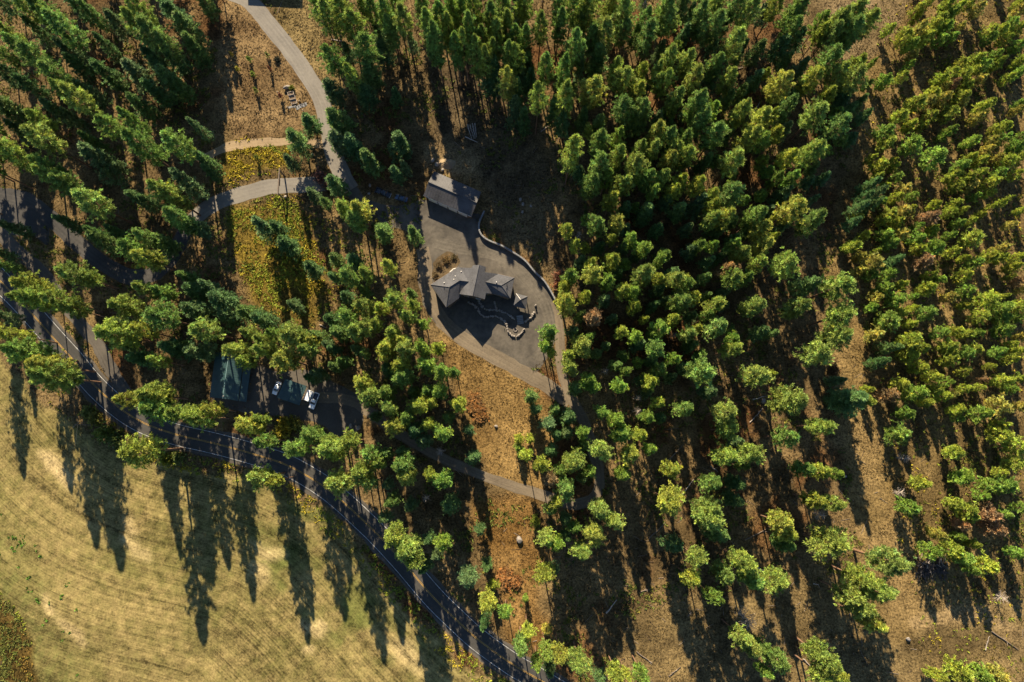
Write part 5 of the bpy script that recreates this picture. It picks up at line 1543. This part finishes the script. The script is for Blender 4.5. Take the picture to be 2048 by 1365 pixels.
x, y, r = in_view_points(330000, 91)
c, f_, s_ = gcolor(x, y)
ok, a, b = free(x, y)
dens = .1 + .9 * sstep(fbm(x * .22, y * .22, 95), .38, .62)
keep = ok & (f_ < .3) & (r.uniform(0, 1, len(x)) < dens)
tag(tufts('dry_grass', x[keep], y[keep], c[keep] * r.uniform(.75, 1.35, (keep.sum(), 1)), r, 3, .24, .30), 'dry golden and brown grass tufts on the slopes', 'grass')
# weeds: yellow-green patches, roadside, plantation floor
x, y, r = in_view_points(420000, 97)
ok, a, b = free(x, y)
aw = a + (fbm(x * .1, y * .1, 5) - .5) * 40
bw_ = b + (fbm(x * .1, y * .1, 6) - .5) * 40
p_w = np.zeros(len(x))
for q, w in ((WEED_N, .9), (WEED_S, .75), ([(600, 410), (700, 470), (760, 620), (690, 660), (640, 600)], .25), ([(0, 470), (30, 560), (60, 640), (0, 600)], .3)):
    p_w = np.maximum(p_w, sstep(poly_sd(aw, bw_, q), -14, 16) * w)
rdw, rsw, _ = seg_dist(x, y, [tuple(p) for p in W_ROAD[::3]])
p_w = np.maximum(p_w, np.where((rdw > 4.8) & (rdw < 11) & (rsw < 0), .35, 0))
p_w = np.maximum(p_w, np.where(poly_sd(aw, bw_, YOUNG) > 0, .07, 0))
p_w = np.maximum(p_w, np.where(poly_sd(aw, bw_, BUSH_SW) > 0, .9, 0))
cl = fbm(x * .3, y * .3, 7)
keep = ok & (r.uniform(0, 1, len(x)) < p_w * sstep(cl, .32, .6))
x, y, cl = x[keep], y[keep], cl[keep]
a, b = a[keep], b[keep]
n = len(x)
mixn = fbm(x * .15, y * .15, 9)[:, None]
colw = np.where(mixn > .52, np.array([[.36, .29, .03]]), np.array([[.21, .24, .03]])) * r.uniform(.6, 1.3, (n, 1))
sw_ = poly_sd(a, b, BUSH_SW) > 0
colw = np.where(sw_[:, None], np.where(mixn > .5, np.array([[.20, .13, .03]]), np.array([[.11, .12, .03]])) * r.uniform(.6, 1.3, (n, 1)), colw)
tag(tufts('weeds', x, y, colw, r, 6, .45, .36, lean=.9), 'yellow-green weeds and low brush on the verges', 'weeds')
# green weeds in the corner of the field
x, y, r = in_view_points(200000, 99)
a, b, _ = P(x, y)
pw = np.exp(-((a - 60 - (b - 1130) * .55) / 38) ** 2) * np.exp(-((b - 1160) / 75) ** 2)
keep = r.uniform(0, 1, len(x)) < pw * sstep(noise2(x * .55, y * .55, 3), .70, .86) * 1.2
n = keep.sum()
tag(tufts('field_weeds', x[keep], y[keep], np.array([[.07, .14, .02]]) * r.uniform(.7, 1.3, (n, 1)), r, 9, .3, .55, lean=.9), 'small dark green weeds dotting the field corner', 'weeds')

# undergrowth in the woods and slash on the thinned slope
x, y, r = in_view_points(260000, 111)
ok, a, b = free(x, y)
c, f_, s_ = gcolor(x, y)
wood = (f_ < .1) & ok & (poly_sd(a, b, GOLD1) < -8) & (poly_sd(a, b, CLEAR_N) < -5) & (poly_sd(a, b, VERGE_N) < 0) & (poly_sd(a, b, STRIP_R) < 5) & (poly_sd(a, b, FIELD_NE) < 0) & (poly_sd(a, b, LOW_R) < 0)
pu = sstep(fbm(x * .11, y * .11, 113), .5, .68) * sstep(fbm(x * .6, y * .6, 114), .42, .6)
keep = wood & (r.uniform(0, 1, len(x)) < pu * .8)
n = keep.sum()
hue = r.uniform(0, 1, (n, 1))
cu = (np.array([[.075, .115, .025]]) * (1 - hue) + np.array([[.17, .15, .03]]) * hue) * r.uniform(.6, 1.2, (n, 1))
tag(tufts('undergrowth', x[keep], y[keep], cu, r, 6, .5, .42, lean=.9), 'low green undergrowth in patches on the forest floor', 'undergrowth')
x, y, r = in_view_points(9000, 117)
ok, a, b = free(x, y)
c, f_, s_ = gcolor(x, y)
pl_ = np.where((a > 1020) & (b > 700) & (a < 1750), .5, .14) + np.where((b < 420) & (a > 860) & (a < 1100), .3, 0)
keep = ok & (f_ < .05) & (poly_sd(a, b, CLEAR_N) < -5) & (poly_sd(a, b, GOLD1) < -8) & (r.uniform(0, 1, len(x)) < pl_)
x, y = x[keep], y[keep]
n = len(x)
L = r.uniform(.7, 3.2, n) * np.where(r.uniform(0, 1, n) < .12, 1.8, 1)
th = r.uniform(0, 6.283, n)
w = r.uniform(.03, .075, n)
d = np.stack([np.cos(th), np.sin(th)], 1)
q = np.stack([-d[:, 1], d[:, 0]], 1)
p0 = np.stack([x, y], 1)
p1 = p0 + d * L[:, None]
def ring(p, s):
    return [np.column_stack([p + q * (w * s)[:, None], np.full(n, .03)]), np.column_stack([p - q * (w * s)[:, None], np.full(n, .03)]), np.column_stack([p, .06 + w * 1.8 * s])]
v = np.stack(ring(p0, 1) + ring(p1, .5), 1).reshape(-1, 3)
base = np.array([[0, 1, 4, 3], [1, 2, 5, 4], [2, 0, 3, 5]])
f = (np.arange(n)[:, None, None] * 6 + base[None]).reshape(-1, 4)
sc = np.repeat(np.where(r.uniform(0, 1, (n, 1)) < .5, np.array([[.24, .20, .17]]), np.array([[.12, .085, .06]])) * r.uniform(.7, 1.2, (n, 1)), 6, 0)
o = link_mesh('slash', tri_mesh('slash', v, f, M['grass'], sc))
o['kind'] = 'stuff'
tag(o, 'fallen twigs and slash littering the forest floor', 'slash')
